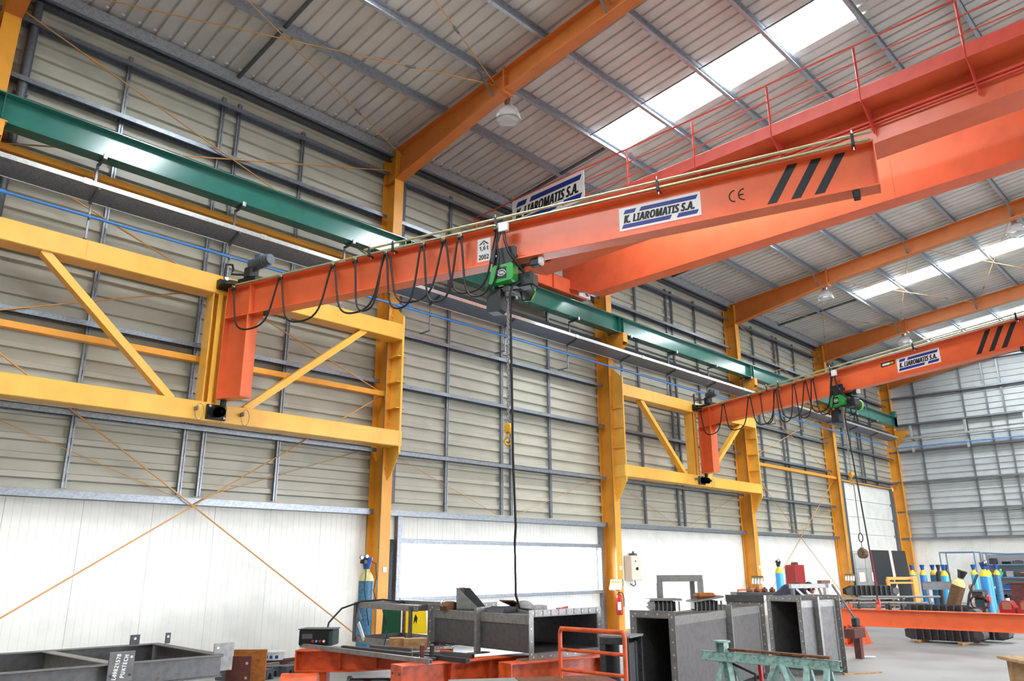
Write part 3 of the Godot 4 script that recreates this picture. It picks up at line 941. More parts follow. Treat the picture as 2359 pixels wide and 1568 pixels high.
# ------------------------------------------------------------------ the two wall frames that carry the jibs
func build_wall_frames() -> void:
	for k in 2:
		var b := 1 if k == 0 else 3
		var x0: float = XC[b]
		var x1: float = XC[b + 1]
		var xm := (x0 + x1) / 2.0
		var t := thing("jib_wall_frame", "large yellow braced frame between the first columns" if k == 0 else "smaller yellow braced frame farther along the wall", "steel frame", Vector3.ZERO, 0.0, "yellow wall frames of the jib cranes")
		for x in [x0, x1]:
			var st := part(t, "bracket_stub", MB.new().prism(PackedVector2Array([Vector2(0.5, 3.3), Vector2(0.62, 3.42), Vector2(0.85, 3.82), Vector2(0.86, 6.72), Vector2(0.56, 6.98), Vector2(0.5, 6.98)]), Transform3D(Basis(V(0, 0, 1), V(0, 1, 0), V(-1, 0, 0)), V(x + 0.008, 0, 0)), 0.016), "yellow")
			part(st, "front_plate", MB.new().cbox(V(x, 5.27, 0.855), V(0.05, 2.9, 0.02), 0.003), "yellow")
			for y in [4.75, 5.3, 5.85]:
				part(st, "stiffener", MB.new().box(V(x - 0.06, y, 0.68), V(0.11, 0.014, 0.33)).box(V(x + 0.06, y, 0.68), V(0.11, 0.014, 0.33)), "yellow")
			var bo := MB.new()
			for y in [3.55, 4.5, 5.05, 5.6, 6.5, 6.8]:
				bo.cyl(V(x - 0.06, y, 0.5), V(x - 0.06, y, 0.53), 0.018, 6)
				bo.cyl(V(x + 0.06, y, 0.5), V(x + 0.06, y, 0.53), 0.018, 6)
			part(st, "bolts", bo, "yellow")
		part(t, "upper_beam", MB.new().cbox(V(xm, 6.37, 0.68), V(BAY, 0.34, 0.36), 0.012), "yellow")
		part(t, "lower_beam", MB.new().cbox(V(xm, 4.12, 0.68), V(BAY + 0.12, 0.32, 0.36), 0.012), "yellow")
		for x in [x0 + 1.5, x0 + 6.05]:
			part(t, "weld_seam", MB.new().box(V(x, 6.37, 0.862), V(0.02, 0.33, 0.006)), "yellow")
		part(t, "diagonal", MB.new().bar(V(x0 + 0.93, 6.22, 0.74), V(x0 + 3.08, 4.26, 0.74), 0.12, 0.17, V(0, 0, 1)), "yellow")
		part(t, "diagonal", MB.new().bar(V(x1 - 0.93, 6.22, 0.74), V(x1 - 3.32, 4.26, 0.74), 0.12, 0.17, V(0, 0, 1)), "yellow")
		part(t, "centre_post", MB.new().ibeam(V(xm - 0.14, 4.26, 0.7), V(xm - 0.14, 6.22, 0.7), 0.26, 0.28, 0.018, 0.014, V(1, 0, 0)).box(V(xm - 0.14, 5.24, 0.835), V(0.08, 1.96, 0.02)), "yellow")
		# lower pivot
		var pv := part(t, "pivot_block", MB.new().cbox(V(xm - 0.03, 4.12, 0.885), V(0.34, 0.25, 0.05), 0.008), "black")
		part(pv, "pivot_tube", MB.new().lathe([Vector2(0.085, 0.0), Vector2(0.085, 0.26), Vector2(0.072, 0.27), Vector2(0.062, 0.27), Vector2(0.062, 0.02), Vector2(0.0, 0.02)], Transform3D(Basis(V(1, 0, 0), V(-0.25, -0.12, 0.96), V(0, 0.99, 0.1)), V(xm, 4.12, 0.9)), 20), "black")
		for s in [[-1, -1], [1, -1], [-1, 1], [1, 1]]:
			part(pv, "bolt", MB.new().cyl(V(xm - 0.03 + s[0] * 0.13, 4.12 + s[1] * 0.09, 0.9), V(xm - 0.03 + s[0] * 0.13, 4.12 + s[1] * 0.09, 0.94), 0.022, 8), "chrome")
		# end stops with their wire loops
		for s in [-0.38, 0.42]:
			var ls := part(t, "limit_stop", MB.new().cbox(V(xm + s, 4.14, 0.92), V(0.03, 0.07, 0.12), 0.006), "light_steel")
			var ring := []
			for i in 14:
				var a := TAU * i / 14.0
				ring.append(V(xm + s + 0.03 + 0.07 * cos(a) * (-1 if s < 0 else 1), 4.08 + 0.14 * sin(a), 0.98))
			part(ls, "wire_loop", MB.new().tube(ring, 0.005, 5, true), "light_steel")
		# upper pivot: a black disc bearing on the beam end
		var up := part(t, "upper_bearing", MB.new().lathe([Vector2(0.0, 0.0), Vector2(0.2, 0.0), Vector2(0.24, 0.02), Vector2(0.24, 0.06), Vector2(0.1, 0.09), Vector2(0.1, 0.14), Vector2(0.0, 0.14)], Transform3D(Basis(), V(xm - 0.02, 6.29, 0.98)), 24).cbox(V(xm - 0.1, 6.36, 0.88), V(0.3, 0.18, 0.14), 0.02), "black")
		part(up, "cable_conduit", MB.new().tube([V(xm - 0.12, 6.42, 0.9), V(xm - 0.13, 6.6, 0.88), V(xm - 0.1, 6.78, 0.84), V(xm + 0.02, 6.82, 0.8), V(xm + 0.06, 6.74, 0.78), V(xm + 0.02, 6.64, 0.8), V(xm + 0.2, 6.66, 0.86), V(xm + 0.45, 6.7, 0.96)], 0.022, 7), "rubber")
		part(up, "junction_box", MB.new().cbox(V(xm - 0.1, 6.48, 0.88), V(0.08, 0.09, 0.07), 0.01), "tub_white")

# ------------------------------------------------------------------ jib cranes
func sign_plate(parent: Node, at: Vector3, right: Vector3, up: Vector3, w: float, h: float) -> void:
	# white plate with two blue bars above and two below the name
	var nrm := right.cross(up)
	var bs := Basis(right, up, nrm)
	var s := part(parent, "name_plate", MB.new().box(at, Vector3(w, h, 0.006), bs), "sign_white", "white company plate with blue bars")
	var o := at + nrm * 0.006
	var bars := [[-0.43, -0.29, 0.30], [-0.23, 0.46, 0.30], [-0.46, 0.14, -0.32], [0.22, 0.46, -0.32]]
	for q in bars:
		var k := 0.045 * w
		var y0: float = q[2] * h - 0.085 * h
		var y1: float = q[2] * h + 0.085 * h
		var pl := PackedVector2Array([Vector2(q[0] * w - k * 0.3, y0), Vector2(q[1] * w - k * 0.3, y0), Vector2(q[1] * w + k * 0.3, y1), Vector2(q[0] * w + k * 0.3, y1)])
		part(s, "blue_bar", MB.new().prism(pl, Transform3D(bs, o - nrm * 0.003), 0.002), "blue_print")
	for k in 3:
		lettering(s, "lettering", "K. LIAROMATIS S.A.", o - up * 0.02 * h + right * (0.004 * w * (k - 1)) + nrm * 0.0004 * k, right, up, 0.34 * h, w * 0.86, "letter", 0.18)

func festoon(parent: Node, spots: Array, lows: Array) -> void:
	# spots: places along the arm of the cable trolleys; each loop hangs from one to another
	for s in spots:
		var tr := part(parent, "cable_trolley", MB.new().cbox(V(-0.15, 6.265, s), V(0.025, 0.05, 0.04), 0.006).cyl(V(-0.15, 6.28, s - 0.01), V(-0.18, 6.28, s - 0.01), 0.014, 8), "zinc_rail")
		part(tr, "saddle", MB.new().cyl(V(-0.155, 6.225, s - 0.035), V(-0.155, 6.225, s + 0.035), 0.03, 8), "dark_grey")
	for q in lows:
		var pts := []
		for i in 21:
			var u := i / 20.0
			var z := lerpf(q[0], q[1], u)
			var dy := pow(absf(2.0 * u - 1.0), 2.4)
			var side := -0.16 - 0.04 * sin(u * PI)
			# bellied loop: wider below than at the hangers
			z += sin(u * TAU) * -0.10 * (q[1] - q[0]) * (1.0 - dy)
			pts.append(V(side + q[3], lerpf(q[2], 6.215, dy), z))
		part(parent, "festoon_cable", MB.new().tube(pts, 0.0155, 7), "rubber")

func build_jibs() -> void:
	for k in 2:
		var base := V(5.58, 0, 0.95) if k == 0 else V(20.98, 0, 0.95)
		var turn := deg_to_rad(17.0 if k == 0 else -20.5)
		var t := thing("jib_crane", "large orange wall jib crane reaching across the middle of the picture" if k == 0 else "far orange wall jib crane reaching out of the picture at the right", "jib crane", base, turn, "orange wall jib cranes")
		var yb := 5.725
		var yt := 6.295
		part(t, "arm", MB.new().ibeam(V(0, (yb + yt) / 2, 0.02), V(0, (yb + yt) / 2, 10.26), yt - yb, 0.24, 0.02, 0.012), "orange")
		part(t, "end_plate", MB.new().cbox(V(0, (yb + yt) / 2, 10.268), V(0.25, yt - yb + 0.01, 0.016), 0.003), "orange")
		part(t, "mast", MB.new().ibeam(V(0, 4.33, 0.28), V(0, yb + 0.01, 0.28), 0.56, 0.24, 0.02, 0.014, V(0, 0, 1)).box(V(0, 4.33, 0.28), V(0.24, 0.02, 0.56)), "orange")
		for zz in [0.03, 0.555]:
			part(t, "stiffener", MB.new().box(V(0, (yb + yt) / 2, zz), V(0.23, yt - yb - 0.04, 0.016)), "orange")
		part(t, "corner_gusset", MB.new().prism(PackedVector2Array([Vector2(0.56, yb - 0.0), Vector2(0.86, yb - 0.0), Vector2(0.56, yb - 0.22)]), Transform3D(Basis(V(0, 0, 1), V(0, 1, 0), V(-1, 0, 0)), V(0.006, 0, 0)), 0.012), "orange")
		part(t, "mast_pin", MB.new().cyl(V(0, 4.1, 0.06), V(0, 4.34, 0.06), 0.05, 16).cyl(V(0, yt, 0.06), V(0, yt + 0.1, 0.06), 0.05, 16), "black")
		# slewing motor on the root of the arm
		var mo := part(t, "slewing_motor", MB.new().cyl(V(0.0, 6.68, 0.42), V(-0.06, 6.68, 0.86), 0.1, 18).cyl(V(-0.06, 6.68, 0.86), V(-0.065, 6.68, 0.92), 0.088, 18), "motor_grey")
		part(mo, "gearbox", MB.new().cbox(V(0.0, 6.52, 0.42), V(0.2, 0.22, 0.2), 0.03), "dark_grey")
		part(mo, "motor_plate", MB.new().cbox(V(0.0, 6.37, 0.45), V(0.26, 0.08, 0.42), 0.01), "black")
		var fins := MB.new()
		for i in 6:
			fins.cyl(V(-0.005 - 0.01 * i, 6.68, 0.52 + i * 0.05), V(-0.006 - 0.01 * i, 6.68, 0.535 + i * 0.05), 0.112, 18)
		part(mo, "cooling_fin", fins, "motor_grey")
		part(mo, "terminal_box", MB.new().cbox(V(-0.02, 6.8, 0.6), V(0.12, 0.07, 0.13), 0.012), "motor_grey")
		# cable rails on the near side of the top flange
		part(t, "cable_rail", MB.new().cbox(V(-0.135, 6.308, 5.15), V(0.03, 0.03, 10.2), 0.006), "zinc_rail")
		part(t, "cable_rail", MB.new().cyl(V(-0.155, 6.385, 3.0), V(-0.155, 6.385, 10.27), 0.018, 10), "zinc_rail")
		for s in [3.1, 3.55, 5.35, 7.73, 10.06]:
			var cl := part(t, "rail_clamp", MB.new().cbox(V(-0.16, 6.33, s), V(0.03, 0.16, 0.035), 0.004).cbox(V(-0.11, 6.27, s), V(0.14, 0.012, 0.035), 0.003), "dark_grey")
			part(cl, "clamp_bolt", MB.new().cyl(V(-0.165, 6.41, s), V(-0.165, 6.45, s), 0.01, 6).cyl(V(-0.11, 6.22, s), V(-0.11, 6.27, s), 0.009, 6), "chrome")
		part(t, "end_stop", MB.new().cbox(V(-0.06, yb - 0.05, 10.02), V(0.1, 0.1, 0.08), 0.01), "black")
		part(t, "end_stop", MB.new().cbox(V(-0.1, yb - 0.04, 0.95), V(0.06, 0.07, 0.07), 0.01), "black")
		festoon(t, [0.2, 1.27, 2.38, 2.83, 3.42, 4.11, 4.47, 4.76, 5.36], [[0.2, 1.24, 5.42, 0.0], [1.30, 2.35, 5.38, 0.0], [2.41, 3.38, 5.36, 0.02], [2.86, 3.40, 5.34, -0.03], [3.46, 4.08, 5.28, -0.02], [3.48, 4.44, 5.36, 0.03], [4.14, 4.73, 5.27, -0.02], [4.50, 5.34, 5.34, 0.03], [4.79, 5.40, 5.24, -0.02]])
		# paint and plates on the near face of the web (local -x)
		var r := V(0, 0, 1)
		var u := V(0, 1, 0)
		var nx := r.cross(u)          # (-1, 0, 0)
		var face := nx * 0.008
		sign_plate(t, V(0, 6.025, 7.69) + face, r, u, 1.09, 0.33)
		for s in [9.03, 9.305, 9.57]:
			part(t, "stripe", MB.new().prism(PackedVector2Array([Vector2(s, yb + 0.09), Vector2(s + 0.115, yb + 0.09), Vector2(s + 0.395, yt - 0.02), Vector2(s + 0.28, yt - 0.02)]), Transform3D(Basis(r, u, nx), nx * 0.006), 0.002), "stripe", "slanted dark stripe")
		if k == 0:
			var pl := part(t, "load_plate", MB.new().box(V(0, 6.022, 5.075) + face, V(0.006, 0.355, 0.215)), "sign_white", "white load plate reading 1,6 t 2002")
			part(pl, "hook_mark", MB.new().prism(PackedVector2Array([Vector2(4.99, 6.105), Vector2(5.02, 6.105), Vector2(5.075, 6.148), Vector2(5.13, 6.105), Vector2(5.16, 6.105), Vector2(5.075, 6.172)]), Transform3D(Basis(r, u, nx), face + nx * 0.003), 0.002).prism(PackedVector2Array([Vector2(5.055, 6.105), Vector2(5.095, 6.105), Vector2(5.075, 6.13)]), Transform3D(Basis(r, u, nx), face + nx * 0.003), 0.002), "letter")
			lettering(pl, "load_text", "1,6 t", V(0, 6.045, 5.075) + face + nx * 0.005, r, u, 0.075, 0.15, "letter")
			lettering(pl, "year_text", "2002", V(0, 5.91, 5.075) + face + nx * 0.005, r, u, 0.075, 0.165, "letter")
			var arcs := MB.new()
			for c in 2:
				var zc := 8.66 + c * 0.115
				var pts := []
				for i in 13:
					var a := PI * (0.5 + 1.0 * i / 12.0)
					pts.append(V(-0.007, 6.02 + 0.075 * sin(a), zc + 0.07 * cos(a)))
				arcs.tube(pts, 0.008, 5)
				if c == 1:
					arcs.cyl(V(-0.007, 6.02, zc - 0.065), V(-0.007, 6.02, zc - 0.01), 0.008, 5)
			part(t, "ce_mark", arcs, "letter", "black CE mark")
		else:
			var bd := part(t, "maker_badge", MB.new().box(V(0, 6.135, 6.905) + face, V(0.006, 0.1, 0.37)), "stripe")
			part(bd, "badge_print", MB.new().box(V(-0.012, 6.135, 6.86), V(0.003, 0.05, 0.2)), "sign_white")
			part(bd, "badge_print", MB.new().box(V(-0.012, 6.135, 7.02), V(0.003, 0.05, 0.09)), "hook_yellow")
		build_hoist(base, turn, 5.48, k)

func build_hoist(base: Vector3, turn: float, s: float, k: int) -> void:
	var at := base + Basis(Vector3.UP, turn) * V(0, 0, s)
	var t := thing("chain_hoist", "green and black electric chain hoist with a long chain on the large jib" if k == 0 else "green and black electric chain hoist on the far jib", "hoist", at, turn, "chain hoists")
	var yb := 5.725
	# trolley plates on both sides of the bottom flange
	for sx in [-1.0, 1.0]:
		var pl := part(t, "trolley_plate", MB.new().prism(PackedVector2Array([Vector2(-0.2, yb + 0.17), Vector2(-0.16, yb + 0.19), Vector2(0.16, yb + 0.19), Vector2(0.2, yb + 0.17), Vector2(0.2, yb + 0.02), Vector2(0.1, yb - 0.09), Vector2(-0.1, yb - 0.09), Vector2(-0.2, yb + 0.02)]), Transform3D(Basis(V(0, 0, 1), V(0, 1, 0), V(-1, 0, 0)), V(sx * 0.16 + 0.008, 0, 0)), 0.016), "dark_grey")
		for z in [-0.12, 0.12]:
			part(pl, "wheel", MB.new().cyl(V(sx * 0.15, yb + 0.075, z), V(sx * 0.06, yb + 0.075, z), 0.05, 14), "dark_steel")
			part(pl, "wheel_nut", MB.new().cyl(V(sx * 0.165, yb + 0.075, z), V(sx * 0.19, yb + 0.075, z), 0.022, 6), "chrome")
	part(t, "suspension", MB.new().cyl(V(-0.16, yb - 0.05, 0), V(0.16, yb - 0.05, 0), 0.025, 10).cbox(V(0, yb - 0.08, 0), V(0.1, 0.1, 0.1), 0.01), "dark_steel")
	# gear side (green) and motor side (black) of the body, set across the arm
	part(t, "gear_cover", MB.new().prism(PackedVector2Array([Vector2(-0.20, 5.385), Vector2(-0.17, 5.37), Vector2(0.16, 5.40), Vector2(0.18, 5.43), Vector2(0.18, 5.62), Vector2(0.15, 5.645), Vector2(-0.12, 5.63), Vector2(-0.16, 5.60)]), Transform3D(Basis(V(0, 0, 1), V(0, 1, 0), V(-1, 0, 0)), V(-0.07, 0, 0)), 0.16), "hoist_green")
	var bd := part(t, "maker_badge", MB.new().box(V(-0.233, 5.515, 0.0), V(0.006, 0.16, 0.15)), "black")
	var oval := []
	for i in 20:
		var a := TAU * i / 20.0
		oval.append(V(-0.238, 5.515 + 0.045 * sin(a), 0.065 * cos(a)))
	part(bd, "badge_ring", MB.new().tube(oval, 0.005, 5, true), "sign_white")
	lettering(bd, "badge_text", "STAHL", V(-0.238, 5.515, 0.0), V(0, 0, 1), V(0, 1, 0), 0.04, 0.095, "sign_white")
	part(t, "body", MB.new().cbox(V(0.02, 5.50, 0.0), V(0.18, 0.27, 0.32), 0.03), "dark_grey")
	var mo := part(t, "motor", MB.new().cyl(V(0.1, 5.48, 0.02), V(0.48, 5.46, 0.02), 0.13, 20), "black")
	part(mo, "motor_cap", MB.new().cyl(V(0.48, 5.46, 0.02), V(0.54, 5.46, 0.02), 0.135, 20), "lime")
	part(t, "control_box", MB.new().cbox(V(0.05, 5.44, 0.27), V(0.2, 0.2, 0.24), 0.02), "dark_grey")
	part(t, "limit_switch_box", MB.new().cbox(V(0.0, 5.66, 0.42), V(0.12, 0.1, 0.14), 0.012).bar(V(0, 5.66, 0.2), V(0, 5.66, 0.4), 0.03, 0.03), "dark_grey")
	part(t, "limit_switch_lid", MB.new().cbox(V(-0.02, 5.67, 0.51), V(0.1, 0.12, 0.06), 0.015), "tub_white")
	part(t, "chain_guide", MB.new().cbox(V(-0.04, 5.33, 0.0), V(0.12, 0.09, 0.11), 0.012).lathe([Vector2(0.03, 0.0), Vector2(0.045, 0.04), Vector2(0.045, 0.07)], Transform3D(Basis(), V(-0.04, 5.22, 0.0)), 12), "light_steel")
	part(t, "chain_bag", MB.new().prism(PackedVector2Array([Vector2(-0.27, 5.30), Vector2(-0.06, 5.33), Vector2(-0.055, 5.02), Vector2(-0.10, 4.99), Vector2(-0.26, 5.0), Vector2(-0.28, 5.04)]), Transform3D(Basis(V(0, 0, 1), V(0, 1, 0), V(-1, 0, 0)), V(0.02, 0, 0)), 0.17), "dark_grey")
	part(t, "bag_bracket", MB.new().cbox(V(-0.06, 5.36, -0.17), V(0.05, 0.1, 0.06), 0.008), "black")
	# supply cable from the cable rail to the hoist and the tow arm box
	part(t, "tow_box", MB.new().cbox(V(-0.2, 6.21, 0.02), V(0.06, 0.14, 0.15), 0.01), "tub_white")
	part(t, "supply_cable", MB.new().tube([V(-0.2, 6.15, 0.02), V(-0.22, 6.0, 0.05), V(-0.24, 5.8, 0.12), V(-0.2, 5.6, 0.24), V(-0.12, 5.5, 0.3)], 0.02, 7), "rubber")
	part(t, "supply_cable", MB.new().tube([V(-0.2, 6.15, -0.03), V(-0.24, 5.95, -0.06), V(-0.25, 5.7, -0.02), V(-0.25, 5.4, -0.1), V(-0.2, 5.3, -0.2)], 0.013, 7), "rubber")
	part(t, "supply_cable", MB.new().tube([V(0.0, 5.36, 0.34), V(-0.06, 5.22, 0.42), V(-0.04, 5.12, 0.34), V(0.02, 5.15, 0.2), V(0.05, 5.3, 0.16)], 0.016, 7), "rubber")
	# load chain, hook block, hook
	var chain := MB.new()
	var yh := 3.44 if k == 0 else 3.78
	var nlink := int((5.22 - yh) / 0.036)
	for i in nlink:
		var y := 5.22 - 0.018 - i * 0.036
		var lp := []
		for j in 8:
			var a := TAU * j / 8.0
			var o := V(0.0, 0.03 * sin(a), 0.0)
			if i % 2 == 0:
				o.z = 0.018 * cos(a)
			else:
				o.x = 0.018 * cos(a)
			lp.append(V(-0.04, y, 0.0) + o)
		chain.tube(lp, 0.0062, 4, true)
	part(t, "load_chain", chain, "chain")
	var hk := part(t, "hook_block", MB.new().cbox(V(-0.04, yh - 0.07, 0.0), V(0.07, 0.14, 0.09), 0.02).cyl(V(-0.08, yh - 0.06, 0.0), V(0.0, yh - 0.06, 0.0), 0.05, 14), "hook_yellow")
	var cur := []
	for i in 15:
		var a := deg_to_rad(95.0 - 290.0 * i / 14.0)
		cur.append(V(-0.04, yh - 0.235 + 0.055 * sin(a), 0.0 - 0.055 * cos(a)))
	part(hk, "hook", MB.new().cyl(V(-0.04, yh - 0.13, 0.0), V(-0.04, yh - 0.19, 0.0), 0.014, 8).tube(cur, 0.017, 8), "hook_yellow")
	part(hk, "hook_latch", MB.new().bar(V(-0.04, yh - 0.19, 0.01), V(-0.04, yh - 0.25, 0.055), 0.014, 0.008), "chrome")
	# pendant control
	var pend := thing("pendant_cable", "black pendant control cable hanging from the hoist of the large jib" if k == 0 else "black pendant control cable with a red handset under the far jib", "cable", at, turn, "hoist pendant cables")
	if k == 0:
		part(pend, "cable", MB.new().tube([V(-0.04, 5.4, 0.2), V(-0.16, 5.33, 0.14), V(-0.2, 5.2, 0.12), V(-0.2, 4.0, 0.14), V(-0.2, 3.0, 0.15), V(-0.2, 2.1, 0.185), V(-0.19, 1.9, 0.165), V(-0.18, 1.28, 0.17), V(-0.14, 1.13, 0.2), V(-0.02, 1.1, 0.3)], 0.016, 7), "rubber")
	else:
		part(pend, "cable", MB.new().tube([V(-0.04, 5.4, 0.24), V(-0.16, 5.3, 0.2), V(-0.2, 5.1, 0.18), V(-0.2, 3.0, 0.32), V(-0.2, 1.6, 0.40), V(-0.2, 0.88, 0.42)], 0.016, 7), "rubber")
		part(pend, "handset", MB.new().cbox(V(-0.2, 0.66, 0.43), V(0.08, 0.44, 0.09), 0.02), "red", "red push-button handset")
		for i in 4:
			part(pend, "button", MB.new().cyl(V(-0.24, 0.55 + i * 0.07, 0.43), V(-0.26, 0.55 + i * 0.07, 0.43), 0.016, 8), "black")
	if k == 1:
		var sl := thing("sling_chain", "thin chain with a ring and a brown pulley block hanging from the far hook", "chain", at + Basis(Vector3.UP, turn) * V(-0.04, 0, 0.04), turn)
		part(sl, "wire", MB.new().cyl(V(0, 3.5, 0), V(0, 2.34, 0.0), 0.012, 6), "light_steel")
		var rg := []
		for i in 14:
			var a := TAU * i / 14.0
			rg.append(V(0, 2.24 + 0.1 * sin(a), 0.06 * cos(a)))
		part(sl, "ring", MB.new().tube(rg, 0.013, 6, true), "dark_steel")
		part(sl, "wire", MB.new().cyl(V(0, 2.14, 0.0), V(0, 1.98, 0.0), 0.01, 6), "light_steel")
		part(sl, "pulley_block", MB.new().cyl(V(-0.05, 1.88, 0.0), V(0.05, 1.88, 0.0), 0.115, 18).cyl(V(-0.07, 1.88, 0.0), V(0.07, 1.88, 0.0), 0.045, 12).cbox(V(0, 1.98, 0.0), V(0.08, 0.08, 0.06), 0.012), "cyl_brown")

# ------------------------------------------------------------------ the bridge crane
func girder(t: Node, called: String, x0: float, x1: float) -> void:
	var yb := 8.4
	var yt := 9.4
	var poly := PackedVector2Array([Vector2(0.75, 8.82), Vector2(1.75, yb), Vector2(26.25, yb), Vector2(27.25, 8.82), Vector2(27.25, yt), Vector2(0.75, yt)])
	var g := part(t, called, MB.new().prism(poly, Transform3D(Basis(V(0, 0, 1), V(0, 1, 0), V(-1, 0, 0)), V(x1 - 0.03, 0, 0)), x1 - x0 - 0.06), "bridge_red")
	part(g, "bottom_flange", MB.new().box(V((x0 + x1) / 2, yb - 0.006, 14.0), V(x1 - x0, 0.014, 24.5)).bar(V((x0 + x1) / 2, yb - 0.006, 1.75), V((x0 + x1) / 2, 8.81, 0.76), x1 - x0, 0.014), "bridge_red")
	part(g, "top_flange", MB.new().box(V((x0 + x1) / 2, yt, 14.0), V(x1 - x0, 0.016, 26.5)), "dark_steel")
	part(g, "trolley_rail", MB.new().box(V((x0 + x1) / 2, yt + 0.03, 14.0), V(0.05, 0.05, 26.4)), "dark_steel")
	for z in [5.4, 9.2, 11.6, 16.0, 20.0]:
		part(g, "web_seam", MB.new().box(V(x0 + 0.028, 8.9, z), V(0.006, 0.98, 0.012)), "bridge_red")

func build_bridge() -> void:
	var t := thing("bridge_crane", "orange red double girder bridge crane with walkway spanning the hall", "bridge crane")
	girder(t, "near_girder", 12.38, 12.98)
	girder(t, "far_girder", 14.72, 15.14)
	for z in [0.83, DEEP - 0.83]:
		var c := part(t, "end_carriage", MB.new().cbox(V(14.1, 8.76, z), V(2.7, 0.4, 0.34), 0.015), "bridge_red")
		for x in [13.1, 15.1]:
			part(c, "wheel", MB.new().cyl(V(x, 8.62, z - 0.04), V(x, 8.62, z + 0.04), 0.115, 18), "dark_steel")
		part(c, "buffer_box", MB.new().cbox(V(15.32, 8.74, z + 0.02), V(0.5, 0.3, 0.36), 0.01), "white_paint", "white buffer box with red disc")
		var s := 1.0 if z < 10 else -1.0
		part(c, "buffer_disc", MB.new().cyl(V(15.44, 8.74, z + s * 0.2), V(15.44, 8.74, z + s * 0.25), 0.09, 18), "red")
		part(c, "bolt_plate", MB.new().cbox(V(14.05, 8.78, z + s * 0.18), V(0.03, 0.42, 0.1), 0.004), "bridge_red")
	# walkway with kick plate, brackets and handrail on the near side
	var xw := 11.9
	part(t, "walkway_floor", MB.new().box(V(12.15, 8.985, 13.8), V(0.5, 0.01, 27.0)), "bridge_red")
	part(t, "tread_plate", MB.new().box(V(12.14, 8.996, 13.8), V(0.46, 0.01, 27.0)), "light_steel")
	part(t, "kick_plate", MB.new().cbox(V(xw, 9.085, 13.8), V(0.012, 0.24, 27.0), 0.003), "rail_red")
	part(t, "conduit", MB.new().cyl(V(12.33, 8.77, 1.9), V(12.33, 8.77, 26.0), 0.028, 8).cyl(V(12.33, 8.70, 1.9), V(12.33, 8.70, 26.0), 0.02, 8), "rail_red")
	var z := 0.32
	var i := 0
	var post := MB.new().cbox(V(0, 0.5, 0), V(0.045, 1.06, 0.012), 0.003).cbox(V(0.02, 0.5, 0.0), V(0.012, 1.06, 0.04), 0.003).mesh()
	var gus := MB.new().prism(PackedVector2Array([Vector2(0.0, 8.98), Vector2(0.48, 8.98), Vector2(0.48, 8.55), Vector2(0.40, 8.55)]), Transform3D(Basis(V(1, 0, 0), V(0, 1, 0), V(0, 0, 1)), V(xw + 0.005, 0, -0.006)), 0.012).mesh()
	while z < 27.0:
		inst(t, "handrail_post", post, "rail_red", Transform3D(Basis(), V(xw - 0.005, 8.97, z)))
		inst(t, "walkway_bracket", gus, "rail_red", Transform3D(Basis(), V(0, 0, z)))
		z += 1.565
		i += 1
	for y in [10.02, 9.70, 9.38]:
		var r := 0.017 if y > 10 else 0.012
		part(t, "handrail", MB.new().tube([V(12.4, y, 0.3), V(xw + 0.12, y, 0.3), V(xw + 0.03, y, 0.33), V(xw, y, 0.42), V(xw, y, 27.0)], r, 8), "rail_red")
	for x in [12.05, 12.36]:
		part(t, "handrail_post", MB.new().cbox(V(x, 9.5, 0.3), V(0.04, 1.06, 0.012), 0.003), "rail_red")
	sign_plate(t, V(xw - 0.03, 9.62, 2.78), V(0, 0, 1), V(0, 1, 0), 2.2, 0.72)
	for s in [2.25, 2.62, 2.99]:
		part(t, "stripe", MB.new().prism(PackedVector2Array([Vector2(s, 8.43), Vector2(s + 0.16, 8.43), Vector2(s + 0.02, 8.66), Vector2(s - 0.14, 8.66)]), Transform3D(Basis(V(0, 0, 1), V(0, 1, 0), V(-1, 0, 0)), V(12.4, 0, 0)), -0.008).prism(PackedVector2Array([Vector2(s, 8.43), Vector2(s + 0.16, 8.43), Vector2(s + 0.02, 8.66), Vector2(s - 0.14, 8.66)]), Transform3D(Basis(V(0, 0, 1), V(0, 1, 0), V(-1, 0, 0)), V(12.412, 0, 0)), 0.008), "stripe")

